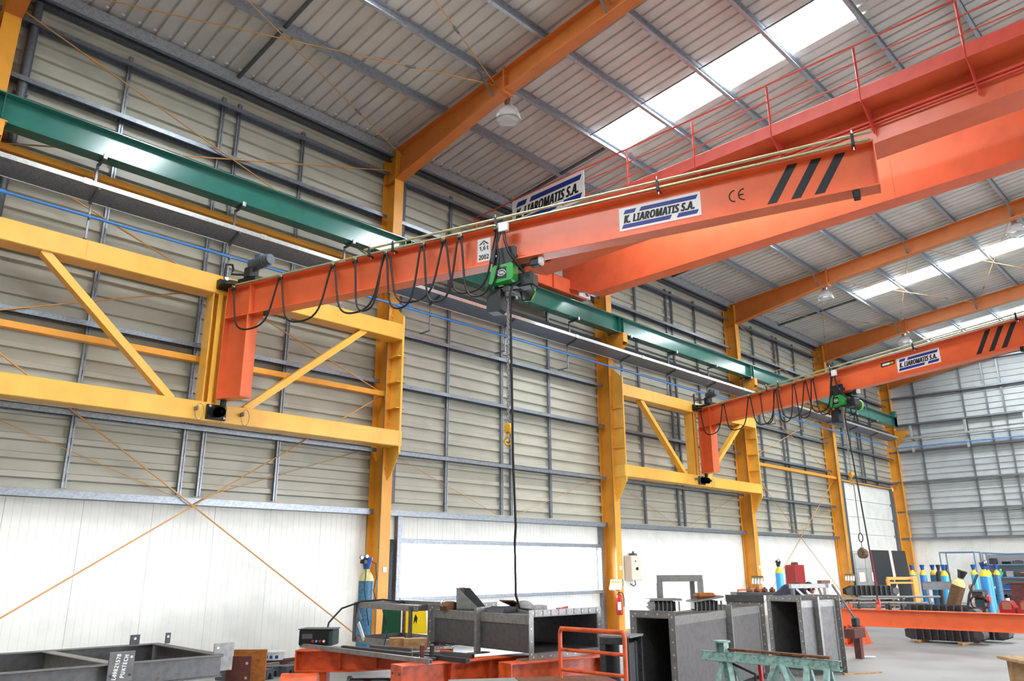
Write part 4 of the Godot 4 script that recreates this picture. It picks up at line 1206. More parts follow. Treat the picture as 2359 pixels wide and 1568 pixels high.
func build_high_lamps() -> void:
	var spots := [[V(9.78, 10.98, 3.62), "clear bell high-bay lamp under the big orange rafter above the sign plate"], [V(25.25, 10.98, 3.62), "clear bell high-bay lamp left of the second bright skylight"], [V(33.0, 10.98, 3.62), "clear bell high-bay lamp just above the far jib arm"], [V(25.15, 11.5, 9.4), "clear bell high-bay lamp at the right picture edge beside the second skylight"], [V(17.5, 10.98, 3.62), "clear bell high-bay lamp hidden behind the bridge girders"], [V(33.0, 11.5, 9.4), "clear bell high-bay lamp high above the far jib arm tip"]]
	var gear := MB.new().lathe([Vector2(0.0, -0.27), Vector2(0.075, -0.27), Vector2(0.085, -0.2), Vector2(0.095, -0.02), Vector2(0.08, 0.0), Vector2(0.0, 0.0)], Transform3D(), 20).mesh()
	var bell := MB.new().lathe([Vector2(0.24, -0.60), Vector2(0.255, -0.56), Vector2(0.25, -0.48), Vector2(0.20, -0.36), Vector2(0.12, -0.28), Vector2(0.08, -0.26)], Transform3D(), 28).lathe([Vector2(0.075, -0.27), Vector2(0.11, -0.29), Vector2(0.19, -0.37), Vector2(0.238, -0.49), Vector2(0.24, -0.60)], Transform3D(), 28).mesh()
	var lens := MB.new().lathe([Vector2(0.0, -0.62), Vector2(0.12, -0.615), Vector2(0.235, -0.595)], Transform3D(), 28).mesh()
	var ring := MB.new().lathe([Vector2(0.235, -0.61), Vector2(0.262, -0.61), Vector2(0.262, -0.585), Vector2(0.235, -0.585)], Transform3D(), 28).mesh()
	var bulb := MB.new().lathe([Vector2(0.0, -0.5), Vector2(0.045, -0.48), Vector2(0.055, -0.42), Vector2(0.03, -0.33), Vector2(0.02, -0.27)], Transform3D(), 14).mesh()
	for s in spots:
		var t := thing("high_bay_lamp", s[1], "lamp", s[0], 0.0, "high-bay lamps")
		inst(t, "gear_housing", gear, "chrome")
		inst(t, "bell_reflector", bell, "clear_plastic")
		inst(t, "lens", lens, "clear_plastic")
		inst(t, "rim", ring, "bright_zinc")
		inst(t, "bulb", bulb, "tub_white")
		part(t, "hook_bracket", MB.new().cbox(V(0, 0.03, 0), V(0.22, 0.05, 0.1), 0.006).cyl(V(0, 0.03, 0), V(0, 0.14, 0), 0.012, 6), "bright_zinc")

# ------------------------------------------------------------------ fabricated ducts
func duct(t: Node3D, w: float, h: float, l: float, flange: float, mat_side: String, mat_flange: String, joints: Array, lengthwise := true, closed := false) -> void:
	# an open rectangular duct along local z (from -l/2 to l/2), width along x, standing on y = 0
	var th := 0.008
	var i := flange
	part(t, "side_sheet", MB.new().mm(V(-w / 2 + i, i, -l / 2), V(-w / 2 + i + th, h - i, l / 2)), mat_side)
	part(t, "side_sheet", MB.new().mm(V(w / 2 - i - th, i, -l / 2), V(w / 2 - i, h - i, l / 2)), mat_side)
	part(t, "top_sheet", MB.new().mm(V(-w / 2 + i, h - i - th, -l / 2), V(w / 2 - i, h - i, l / 2)), mat_side)
	part(t, "bottom_sheet", MB.new().mm(V(-w / 2 + i, i, -l / 2), V(w / 2 - i, i + th, l / 2)), mat_side)
	if closed:
		part(t, "end_cover", MB.new().mm(V(-w / 2 + i, i, -l / 2), V(w / 2 - i, h - i, -l / 2 + 0.01)), mat_side)
	var zs := [-l / 2, l / 2]
	for z in zs:
		var f := MB.new()
		var s := -1.0 if z > 0 else 1.0
		for q in [[V(0, h - i / 2, z), V(w, i, 0.012)], [V(0, i / 2, z), V(w, i, 0.012)], [V(-w / 2 + i / 2, h / 2, z), V(i, h - 2 * i, 0.012)], [V(w / 2 - i / 2, h / 2, z), V(i, h - 2 * i, 0.012)]]:
			f.cbox(q[0], q[1], 0.002)
		for q in [[V(0, h - i + 0.004, z + s * 0.035), V(w - 2 * i, 0.01, 0.07)], [V(-w / 2 + i - 0.004, h / 2, z + s * 0.035), V(0.01, h - 2 * i, 0.07)], [V(w / 2 - i + 0.004, h / 2, z + s * 0.035), V(0.01, h - 2 * i, 0.07)]]:
			f.box(q[0], q[1])
		var fp := part(t, "flange", f, mat_flange)
		var holes := MB.new()
		var n := int(h / 0.13)
		for k in n:
			for sx in [-1.0, 1.0]:
				holes.cyl(V(sx * (w / 2 - i / 2), (k + 0.5) * h / n, z - 0.0065), V(sx * (w / 2 - i / 2), (k + 0.5) * h / n, z + 0.0065), 0.011, 7)
		var m := int(w / 0.13)
		for k in m:
			holes.cyl(V(-w / 2 + (k + 0.5) * w / m, h - i / 2, z - 0.0065), V(-w / 2 + (k + 0.5) * w / m, h - i / 2, z + 0.0065), 0.011, 7)
			holes.cyl(V(-w / 2 + (k + 0.5) * w / m, i / 2, z - 0.0065), V(-w / 2 + (k + 0.5) * w / m, i / 2, z + 0.0065), 0.011, 7)
		var hp := part(fp, "bolt_holes", holes, "hole_light" if lengthwise else "black")
		hp.set_meta("kind", "stuff")
	for z in joints:
		part(t, "joint_rib", MB.new().cbox(V(-w / 2 + i / 2, h / 2, z), V(i, h - 0.02, 0.05), 0.003), mat_flange)
		part(t, "joint_rib", MB.new().cbox(V(w / 2 - i / 2, h / 2, z), V(i, h - 0.02, 0.05), 0.003), mat_flange)
		part(t, "joint_rib", MB.new().cbox(V(0, h - i / 2, z), V(w - 2 * i, i, 0.05), 0.003), mat_flange)
	if lengthwise:
		for sx in [-1.0, 1.0]:
			part(t, "edge_angle", MB.new().box(V(sx * (w / 2 - i + 0.005), h - i - 0.045, 0), V(0.01, 0.09, l - 0.03)).box(V(sx * (w / 2 - i - 0.04), h - i + 0.005, 0), V(0.09, 0.01, l - 0.03)), mat_flange)

func build_ducts() -> void:
	# the long duct that lies on the orange carriages
	var t := thing("steel_duct", "wide raw steel duct lying on orange carriages, open end towards the orange gate", "duct", V(7.385, 0.6, 6.0), deg_to_rad(-5.5), "fabricated steel ducts")
	duct(t, 1.18, 0.535, 2.03, 0.07, "mill_steel", "light_steel", [0.02])
	for q in [[-0.02, 0.0], [0.9, 0.0]]:
		part(t, "foot_plate", MB.new().box(V(-0.5, 0.006, q[0]), V(0.26, 0.012, 0.12)), "light_steel")
	for i in 9:
		part(t, "flange_rib", MB.new().box(V(-0.5 + i * 0.125, 0.5, 1.0), V(0.012, 0.06, 0.05)), "mill_steel")
	# the tall duct that stands nearest the camera
	var t2 := thing("steel_duct", "tall narrow grey steel duct standing nearest, long side towards the light", "duct", V(9.75, 0, 7.386), deg_to_rad(-80.4), "fabricated steel ducts")
	duct(t2, 0.586, 1.1, 3.35, 0.08, "duct_steel", "light_steel", [-0.25], true, true)
	part(t2, "raised_flange", MB.new().cbox(V(0.0, 1.13, -1.66), V(0.6, 0.1, 0.012), 0.002), "mill_steel")
	# the third duct
	var t3 := thing("steel_duct", "tall steel duct farther right with two upright seams", "duct", V(12.535, 0, 7.514), deg_to_rad(-103.0), "fabricated steel ducts")
	duct(t3, 0.66, 1.155, 0.95, 0.08, "duct_steel", "light_steel", [0.05], true, true)
	# dark box section behind the gate
	var t4 := thing("steel_box_section", "small dark steel box section standing behind the orange gate", "box section", V(7.35, 0.0, 7.75), deg_to_rad(-75.0))
	duct(t4, 0.34, 0.86, 0.4, 0.06, "dark_steel", "dark_steel", [], false)
	part(t4, "loose_plate", MB.new().box(V(0.0, 0.872, 0.0), V(0.38, 0.02, 0.42)), "light_steel")
	# a bolted frame of flat bars standing on the tall duct
	var f := thing("flange_frame", "upright rectangular steel flange frame standing on the nearest tall duct", "steel frame", V(9.55, 1.046, 7.15), deg_to_rad(-38.0))
	part(f, "post", MB.new().cbox(V(-0.29, 0.19, 0), V(0.08, 0.38, 0.012), 0.002).box(V(-0.33, 0.17, -0.04), V(0.012, 0.34, 0.08)), "light_steel")
	part(f, "post", MB.new().cbox(V(0.29, 0.19, 0), V(0.08, 0.38, 0.012), 0.002).box(V(0.33, 0.19, -0.04), V(0.012, 0.38, 0.08)).box(V(0.2, 0.18, -0.08), V(0.07, 0.36, 0.012)), "light_steel")
	part(f, "head_bar", MB.new().cbox(V(0, 0.40, 0), V(0.66, 0.08, 0.012), 0.002).box(V(0, 0.44, -0.04), V(0.66, 0.012, 0.08)), "light_steel")
	for k in 2:
		var g := thing("ribbed_fitting", "finned steel fitting with a flat flange, left one on the nearest tall duct" if k == 0 else "finned steel fitting tipped on its side with a collar on the nearest tall duct", "fitting", V(8.85, 1.046, 7.3) if k == 0 else V(9.35, 1.046, 7.62), deg_to_rad(-40.0))
		part(g, "core", MB.new().cbox(V(0, 0.07, 0), V(0.3, 0.13, 0.2), 0.02), "dark_steel")
		var tilt := Basis(V(0, 0, 1), 0.0 if k == 0 else 0.14)
		part(g, "flange", MB.new().box(V(0.02, 0.15, 0), V(0.42, 0.022, 0.3), tilt), "light_steel")
		for i in 7:
			part(g, "fin", MB.new().box(V(-0.13 + i * 0.055, 0.07, 0.11), V(0.008, 0.12, 0.05)), "light_steel")
		if k == 1:
			part(g, "collar", MB.new().cbox(V(0.02, 0.19, 0.0), V(0.26, 0.07, 0.2), 0.03), "rust_plate")
		else:
			part(g, "pipe_stub", MB.new().cyl(V(-0.17, 0.08, 0.06), V(-0.17, 0.08, 0.14), 0.05, 14), "light_steel")
	# angle frame on the third duct and the rod leaning on it
	var a := thing("angle_iron_stand", "short steel angle frame standing on the third duct", "steel frame", V(12.84, 1.075, 7.5), deg_to_rad(-22.0))
	part(a, "post", MB.new().cbox(V(-0.35, 0.09, 0), V(0.05, 0.18, 0.05), 0.003), "dark_steel")
	part(a, "post", MB.new().cbox(V(0.35, 0.13, 0), V(0.06, 0.26, 0.06), 0.003), "light_steel")
	part(a, "head_bar", MB.new().cbox(V(0.0, 0.215, 0), V(0.8, 0.07, 0.06), 0.003), "light_steel")
	part(a, "end_block", MB.new().cbox(V(0.33, 0.275, 0), V(0.2, 0.05, 0.09), 0.004), "rust_steel")
	part(a, "brace", MB.new().bar(V(-0.28, 0.18, 0), V(-0.05, 0.0, 0), 0.04, 0.01, V(0, 0, 1)), "light_steel")
	part(a, "brace", MB.new().bar(V(0.2, 0.18, 0), V(0.28, 0.0, 0), 0.04, 0.01, V(0, 0, 1)), "rust_steel")
	var rd := thing("steel_rod", "long thin steel rod with a dark end block leaning between third duct and orange beam", "rod")
	part(rd, "rod", MB.new().cyl(V(13.2, 1.30, 7.74), V(15.0, 0.67, 7.33), 0.02, 8), "light_steel")
	part(rd, "end_block", MB.new().cbox(V(15.0, 0.62, 7.33), V(0.14, 0.16, 0.12), 0.02), "dark_grey")
	var st := thing("saddle_support", "short brown steel saddle post under the leaning rod", "support", V(15.0, 0.0, 7.33))
	part(st, "post", MB.new().cbox(V(0, 0.22, 0), V(0.12, 0.44, 0.12), 0.006), "red_lead")
	part(st, "head", MB.new().cbox(V(-0.1, 0.44, 0), V(0.5, 0.16, 0.2), 0.01), "red_lead")
	# hopper and scraps on the long duct
	var hp := thing("steel_hopper", "open slanted dark steel hopper piece on top of the wide duct", "hopper", V(7.35, 1.07, 5.3), deg_to_rad(35.0))
	part(hp, "side_plate", MB.new().prism(PackedVector2Array([Vector2(-0.16, 0.0), Vector2(0.16, 0.0), Vector2(-0.14, 0.27), Vector2(-0.17, 0.27)]), Transform3D(Basis(V(0, 0, 1), V(0, 1, 0), V(-1, 0, 0)), V(-0.2, 0, 0)), 0.01), "light_steel")
	part(hp, "side_plate", MB.new().prism(PackedVector2Array([Vector2(-0.16, 0.0), Vector2(0.16, 0.0), Vector2(-0.08, 0.27), Vector2(-0.17, 0.27)]), Transform3D(Basis(V(0, 0, 1), V(0, 1, 0), V(-1, 0, 0)), V(0.24, 0, 0)), 0.01), "dark_steel")
	part(hp, "back_plate", MB.new().box(V(0.02, 0.135, -0.16), V(0.44, 0.27, 0.01)), "dark_steel")
	part(hp, "lip", MB.new().box(V(0.02, 0.272, -0.165), V(0.44, 0.012, 0.02)), "red")
	part(hp, "floor_plate", MB.new().box(V(0.02, 0.008, 0.0), V(0.46, 0.016, 0.32)), "light_steel")
	var c := thing("rusty_clamp", "rusty curved clamp with a bright jaw lying left of the hopper", "clamp", V(7.0, 1.07, 5.22), deg_to_rad(20.0))
	part(c, "body", MB.new().prism(PackedVector2Array([Vector2(-0.12, 0.0), Vector2(0.14, 0.0), Vector2(0.17, 0.09), Vector2(0.02, 0.11), Vector2(-0.14, 0.06)]), Transform3D(Basis(), V(0, 0, -0.05)), 0.1), "rust_steel")
	part(c, "jaw", MB.new().tube([V(-0.12, 0.05, 0), V(-0.18, 0.07, 0), V(-0.2, 0.11, 0), V(-0.16, 0.13, 0)], 0.018, 7), "chrome")
	var s1 := thing("formed_plate", "folded steel plates heaped on the wide duct beside the pendant cable", "steel plate", V(7.2, 1.07, 6.1), deg_to_rad(15.0))
	part(s1, "plate", MB.new().prism(PackedVector2Array([Vector2(-0.3, 0.0), Vector2(0.22, 0.0), Vector2(0.18, 0.05), Vector2(-0.16, 0.075), Vector2(-0.26, 0.05)]), Transform3D(Basis(), V(0, 0, -0.12)), 0.24), "dark_steel")
	part(s1, "plate", MB.new().box(V(0.1, 0.1, 0.03), V(0.3, 0.012, 0.2), Basis(V(0, 0, 1), -0.25)), "rust_steel")
	var s2 := thing("steel_ball", "grey domed steel cap on the wide duct", "cap", V(7.42, 1.07, 6.2))
	part(s2, "dome", MB.new().lathe([Vector2(0.13, 0.0), Vector2(0.13, 0.03), Vector2(0.11, 0.09), Vector2(0.06, 0.125), Vector2(0.0, 0.135)], Transform3D(), 18), "light_steel")
	var s3 := thing("red_bar", "red painted flat bar lying at the right end of the wide duct", "bar", V(7.75, 1.07, 6.55), deg_to_rad(30.0))
	part(s3, "bar", MB.new().cbox(V(0, 0.04, 0), V(0.5, 0.03, 0.06), 0.004), "red")
	part(s3, "rest", MB.new().cbox(V(-0.2, 0.015, 0), V(0.25, 0.03, 0.1), 0.004), "dark_steel")

# ------------------------------------------------------------------ orange carriages used as work stands
func carriage(called: String, label: String, a: Vector3, b: Vector3, h: float, taper: float) -> Node3D:
	var d := b - a
	var t := thing(called, label, "crane carriage", V(a.x, 0, a.z), atan2(d.x, d.z), "orange carriages under the ducts")
	var l := d.length()
	var y := a.y
	var yb := y - h
	part(t, "top_plate", MB.new().cbox(V(0, y - 0.009, l / 2), V(0.24, 0.018, l), 0.003), "trestle_orange")
	part(t, "web", MB.new().prism(PackedVector2Array([Vector2(0.0, yb), Vector2(l * 0.35, yb), Vector2(l, yb + taper), Vector2(l, y - 0.01), Vector2(0.0, y - 0.01)]), Transform3D(Basis(V(0, 0, 1), V(0, 1, 0), V(-1, 0, 0)), V(0.008, 0, 0)), 0.016), "trestle_orange")
	part(t, "bottom_plate", MB.new().bar(V(0, yb, 0.0), V(0, yb, l * 0.35), 0.24, 0.016).bar(V(0, yb, l * 0.35), V(0, yb + taper, l), 0.24, 0.016), "trestle_orange")
	part(t, "end_plate", MB.new().cbox(V(0, (y + yb) / 2, 0.0), V(0.25, h, 0.02), 0.003), "trestle_orange")
	part(t, "end_plate", MB.new().cbox(V(0, (y + yb + taper) / 2, l), V(0.25, h - taper, 0.02), 0.003), "trestle_orange")
	for q in [[-0.08, 0.06], [0.08, 0.06], [-0.08, -0.06], [0.08, -0.06]]:
		part(t, "bolt_hole", MB.new().cyl(V(q[0], (y + yb) / 2 + q[1], -0.013), V(q[0], (y + yb) / 2 + q[1], -0.008), 0.016, 8), "black")
	for k in 3:
		var z := l * (0.28 + 0.24 * k)
		part(t, "stiffener", MB.new().prism(PackedVector2Array([Vector2(-0.115, y - 0.018), Vector2(-0.01, y - 0.018), Vector2(-0.01, yb + 0.02), Vector2(-0.07, yb + 0.02)]), Transform3D(Basis(), V(0, 0, z)), 0.012), "trestle_orange")
	for z in [0.25, l - 0.3]:
		part(t, "wheel_box", MB.new().cbox(V(0, yb - 0.09 if z < 1.0 else yb + taper - 0.12, z), V(0.2, 0.2 if z < 1.0 else 0.26, 0.3), 0.02), "trestle_orange")
		part(t, "wheel", MB.new().cyl(V(-0.05, 0.13, z), V(0.05, 0.13, z), 0.13, 20), "dark_steel")
	return t

func tubes(called: String, label: String, a: Vector3, b: Vector3, w: float, h: float, m: String) -> void:
	var t := thing(called, label, "steel bar")
	var d := (b - a).normalized()
	part(t, "bar", MB.new().bar(a, b, w, h), m)
	part(t, "open_end", MB.new().bar(b + d * 0.0005, b + d * 0.002, w * 0.7, h * 0.7), "black")

func build_workbench() -> void:
	carriage("crane_carriage", "long orange crane carriage with motor, left of the wide duct", V(5.66, 0.6, 3.84), V(6.95, 0.6, 5.35), 0.25, 0.08)
	carriage("crane_carriage", "orange crane carriage under the near corner of the wide duct", V(5.5, 0.6, 6.12), V(7.7, 0.6, 6.5), 0.3, 0.05)
	carriage("crane_carriage", "short orange carriage under the open end of the wide duct", V(7.72, 0.6, 7.12), V(6.42, 0.6, 6.86), 0.3, 0.0)
	var dr := thing("drive_motor", "black ribbed drive motor under the long orange carriage", "motor", V(5.95, 0.17, 4.62), deg_to_rad(45.0))
	part(dr, "housing", MB.new().cyl(V(0, 0, 0), V(0, 0, 0.55), 0.125, 22), "black")
	part(dr, "end_cap", MB.new().cyl(V(0, 0, 0.55), V(0, 0, 0.62), 0.135, 22), "rubber")
	part(dr, "flange", MB.new().cyl(V(0, 0, -0.04), V(0, 0, 0.0), 0.15, 22), "dark_grey")
	part(dr, "foot", MB.new().cbox(V(0, -0.13, 0.28), V(0.2, 0.07, 0.4), 0.01), "black")
	var dm := thing("orange_drum", "orange painted wheel drum under the left end of the carriage", "drum", V(5.45, 0.19, 4.25), deg_to_rad(50.0))
	part(dm, "drum", MB.new().cyl(V(0, 0, -0.22), V(0, 0, 0.22), 0.18, 24), "trestle_orange")
	part(dm, "hub", MB.new().cyl(V(0, 0, -0.26), V(0, 0, -0.22), 0.09, 16), "trestle_orange")
	# steel lying across the carriages
	tubes("square_tube", "grey square tube lying across the carriages, left end near the welding machine", V(5.82, 0.625, 3.62), V(5.78, 0.625, 6.35), 0.05, 0.05, "light_steel")
	tubes("square_tube", "dark square tube with its open end near the wide duct corner", V(6.02, 0.625, 4.3), V(6.1, 0.625, 6.6), 0.06, 0.05, "dark_steel")
	tubes("square_tube", "second dark square tube whose end shows beside the wide duct", V(6.32, 0.625, 4.5), V(6.45, 0.625, 6.3), 0.06, 0.05, "mill_steel")
	tubes("flat_bar", "flat grey bar lying in front of the welding machine", V(6.05, 0.607, 3.95), V(6.5, 0.607, 6.0), 0.16, 0.012, "light_steel")
	var w := thing("welding_machine", "dark low welding machine with knobs on the orange carriage", "welding machine", V(6.02, 0.612, 3.72), deg_to_rad(-50.0))
	part(w, "housing", MB.new().cbox(V(0, 0.11, 0), V(0.46, 0.2, 0.3), 0.015), "machine_teal")
	part(w, "front_panel", MB.new().cbox(V(-0.02, 0.11, 0.15), V(0.4, 0.17, 0.012), 0.004), "black")
	part(w, "top_cover", MB.new().cbox(V(0, 0.215, 0), V(0.48, 0.014, 0.32), 0.004), "dark_grey")
	part(w, "label_field", MB.new().box(V(-0.11, 0.13, 0.158), V(0.14, 0.06, 0.003)), "seal")
	for k in 4:
		part(w, "knob", MB.new().cyl(V(-0.03 + k * 0.05, 0.07, 0.156), V(-0.03 + k * 0.05, 0.07, 0.175), 0.016, 10), ["red", "cyl_light", "red", "tub_white"][k])
	var cb := thing("welding_cable", "black welding cable arching from the machine to the angle frame", "cable")
	part(cb, "cable", MB.new().tube([V(6.2, 0.72, 3.6), V(6.3, 0.88, 3.5), V(6.5, 1.06, 3.5), V(6.75, 1.15, 3.62), V(7.0, 1.17, 3.8), V(7.2, 1.14, 3.9)], 0.013, 7), "rubber")
	# box frame of angle bars behind
	var f := thing("angle_box_frame", "box frame of grey steel angles standing on the carriages left of the wide duct", "steel frame", V(7.1, 0.6, 4.3), deg_to_rad(-4.0))
	for x in [-0.42, 0.42]:
		for z in [-0.78, 0.62]:
			part(f, "post", MB.new().cbox(V(x, 0.27, z), V(0.06, 0.5, 0.008), 0.002).box(V(x - 0.026, 0.27, z + 0.03), V(0.008, 0.5, 0.06)), "rust_steel" if x > 0 else "mill_steel")
		part(f, "long_rail", MB.new().cbox(V(x, 0.5, -0.02), V(0.008, 0.08, 1.6), 0.002).box(V(x + 0.03, 0.536, -0.02), V(0.06, 0.008, 1.6)), "light_steel")
		part(f, "long_rail", MB.new().cbox(V(x, 0.04, -0.02), V(0.008, 0.08, 1.6), 0.002), "light_steel")
	for z in [-0.8, 0.64]:
		part(f, "cross_rail", MB.new().cbox(V(0, 0.5, z), V(0.84, 0.08, 0.008), 0.002), "mill_steel")
		part(f, "cross_rail", MB.new().cbox(V(0, 0.04, z), V(0.84, 0.08, 0.008), 0.002), "mill_steel")
	part(f, "brace", MB.new().bar(V(-0.42, 0.46, -0.76), V(-0.42, 0.3, -0.6), 0.05, 0.008, V(1, 0, 0)), "light_steel")
	part(f, "brace", MB.new().bar(V(-0.42, 0.04, -0.5), V(-0.42, 0.26, -0.68), 0.06, 0.01, V(1, 0, 0)), "bright_zinc")
	var vz := thing("bench_vice", "small dark bench vice with a screw on the near carriage", "vice", V(5.98, 0.6, 6.05), deg_to_rad(-40.0))
	part(vz, "base", MB.new().cbox(V(0, 0.02, 0), V(0.2, 0.04, 0.16), 0.006), "dark_steel")
	part(vz, "jaw", MB.new().cbox(V(-0.06, 0.1, 0), V(0.05, 0.14, 0.14), 0.01), "red_lead")
	part(vz, "jaw", MB.new().cbox(V(0.05, 0.1, 0), V(0.05, 0.14, 0.14), 0.01), "dark_grey")
	part(vz, "screw", MB.new().cyl(V(-0.18, 0.09, 0), V(0.14, 0.09, 0), 0.016, 8).cyl(V(-0.17, 0.03, 0), V(-0.17, 0.15, 0), 0.009, 6), "light_steel")
	for k in 2:
		var b := thing("timber_block", "pale timber block beside the wide duct" if k == 0 else "darker timber block behind the pale one", "timber", V(6.62, 0.612, 5.02) if k == 0 else V(6.52, 0.612, 4.78), deg_to_rad(-30.0))
		part(b, "block", MB.new().cbox(V(0, 0.065, 0), V(0.3 if k == 0 else 0.2, 0.13, 0.12), 0.008), "timber")
	var dg := thing("chisel", "dark upright bar end standing between carriage and timber block", "tool", V(6.42, 0.6, 4.62), 0.0)
	part(dg, "shank", MB.new().bar(V(0, 0, 0), V(0.04, 0.22, 0.02), 0.03, 0.012), "dark_grey")
	part(dg, "collar", MB.new().cbox(V(0.0, 0.02, 0), V(0.05, 0.04, 0.04), 0.006), "dark_grey")
	# swarf beside the timber
	var sw := MB.new()
	var rng := RandomNumberGenerator.new()
	rng.seed = 5
	for i in 26:
		var p := V(6.72 + rng.randf_range(-0.16, 0.2), 0.625 + rng.randf_range(0, 0.03), 5.4 + rng.randf_range(-0.12, 0.12))
		var pts := []
		for j in 7:
			var a := j * 1.1 + rng.randf() * 3.0
			pts.append(p + V(cos(a) * 0.018, j * 0.003, sin(a) * 0.018))
		sw.tube(pts, 0.003, 4)
	var so := solo("metal_shavings", sw, "chrome", "small heap of bright curled metal shavings beside the wide duct", "shavings")
	so.set_meta("kind", "stuff")

# ------------------------------------------------------------------ things that stand on the floor
func gas_cylinder(called: String, label: String, at: Vector3, r: float, h: float, body: String, shoulder: String, cap: String, group: String, regulator := false, lean := Vector3.UP) -> Node3D:
	var t := thing(called, label, "gas cylinder", at, 0.0, group)
	var z := lean.normalized()
	var x := z.cross(V(0, 0, 1)).normalized()
	var f := Transform3D(Basis(x, z, x.cross(z)), Vector3.ZERO)
	var hb := h - 0.38
	part(t, "body", MB.new().lathe([Vector2(0.0, 0.0), Vector2(r * 0.93, 0.0), Vector2(r, 0.03), Vector2(r, hb)], f, 24), body)
	part(t, "shoulder", MB.new().lathe([Vector2(r, hb), Vector2(r * 0.97, hb + 0.04), Vector2(r * 0.84, hb + 0.09), Vector2(r * 0.56, hb + 0.14), Vector2(r * 0.36, hb + 0.16), Vector2(0.0, hb + 0.16)], f, 24), shoulder)
	part(t, "neck_ring", MB.new().lathe([Vector2(r * 0.4, hb + 0.15), Vector2(r * 0.42, hb + 0.2), Vector2(0.0, hb + 0.2)], f, 18), shoulder)
	part(t, "valve_guard", MB.new().lathe([Vector2(r * 0.42, hb + 0.19), Vector2(r * 0.5, hb + 0.24), Vector2(r * 0.72, hb + 0.36), Vector2(r * 0.74, hb + 0.38), Vector2(r * 0.66, hb + 0.38), Vector2(r * 0.42, hb + 0.24)], f, 20), cap)
	part(t, "valve", MB.new().cyl(f * V(0, hb + 0.25, 0), f * V(0, hb + 0.36, 0), 0.018, 8).cyl(f * V(-0.03, hb + 0.37, 0), f * V(0.03, hb + 0.37, 0), 0.022, 8), "hook_yellow")
	if regulator:
		var rg := part(t, "regulator", MB.new().cbox(V(-r * 0.9, hb + 0.31, 0.05), V(0.1, 0.06, 0.06), 0.01).cyl(V(-r * 0.9, hb + 0.31, 0.05), V(-r * 0.9, hb + 0.31, 0.13), 0.035, 12), "dark_grey")
		for q in [V(-r * 1.25, hb + 0.38, 0.06), V(-r * 0.55, hb + 0.40, 0.08)]:
			part(rg, "gauge", MB.new().cyl(q, q + V(-0.01, 0, 0.03), 0.036, 14), "black")
			part(rg, "gauge_face", MB.new().cyl(q + V(-0.01, 0, 0.03), q + V(-0.011, 0, 0.033), 0.03, 14), "sign_white")
	return t

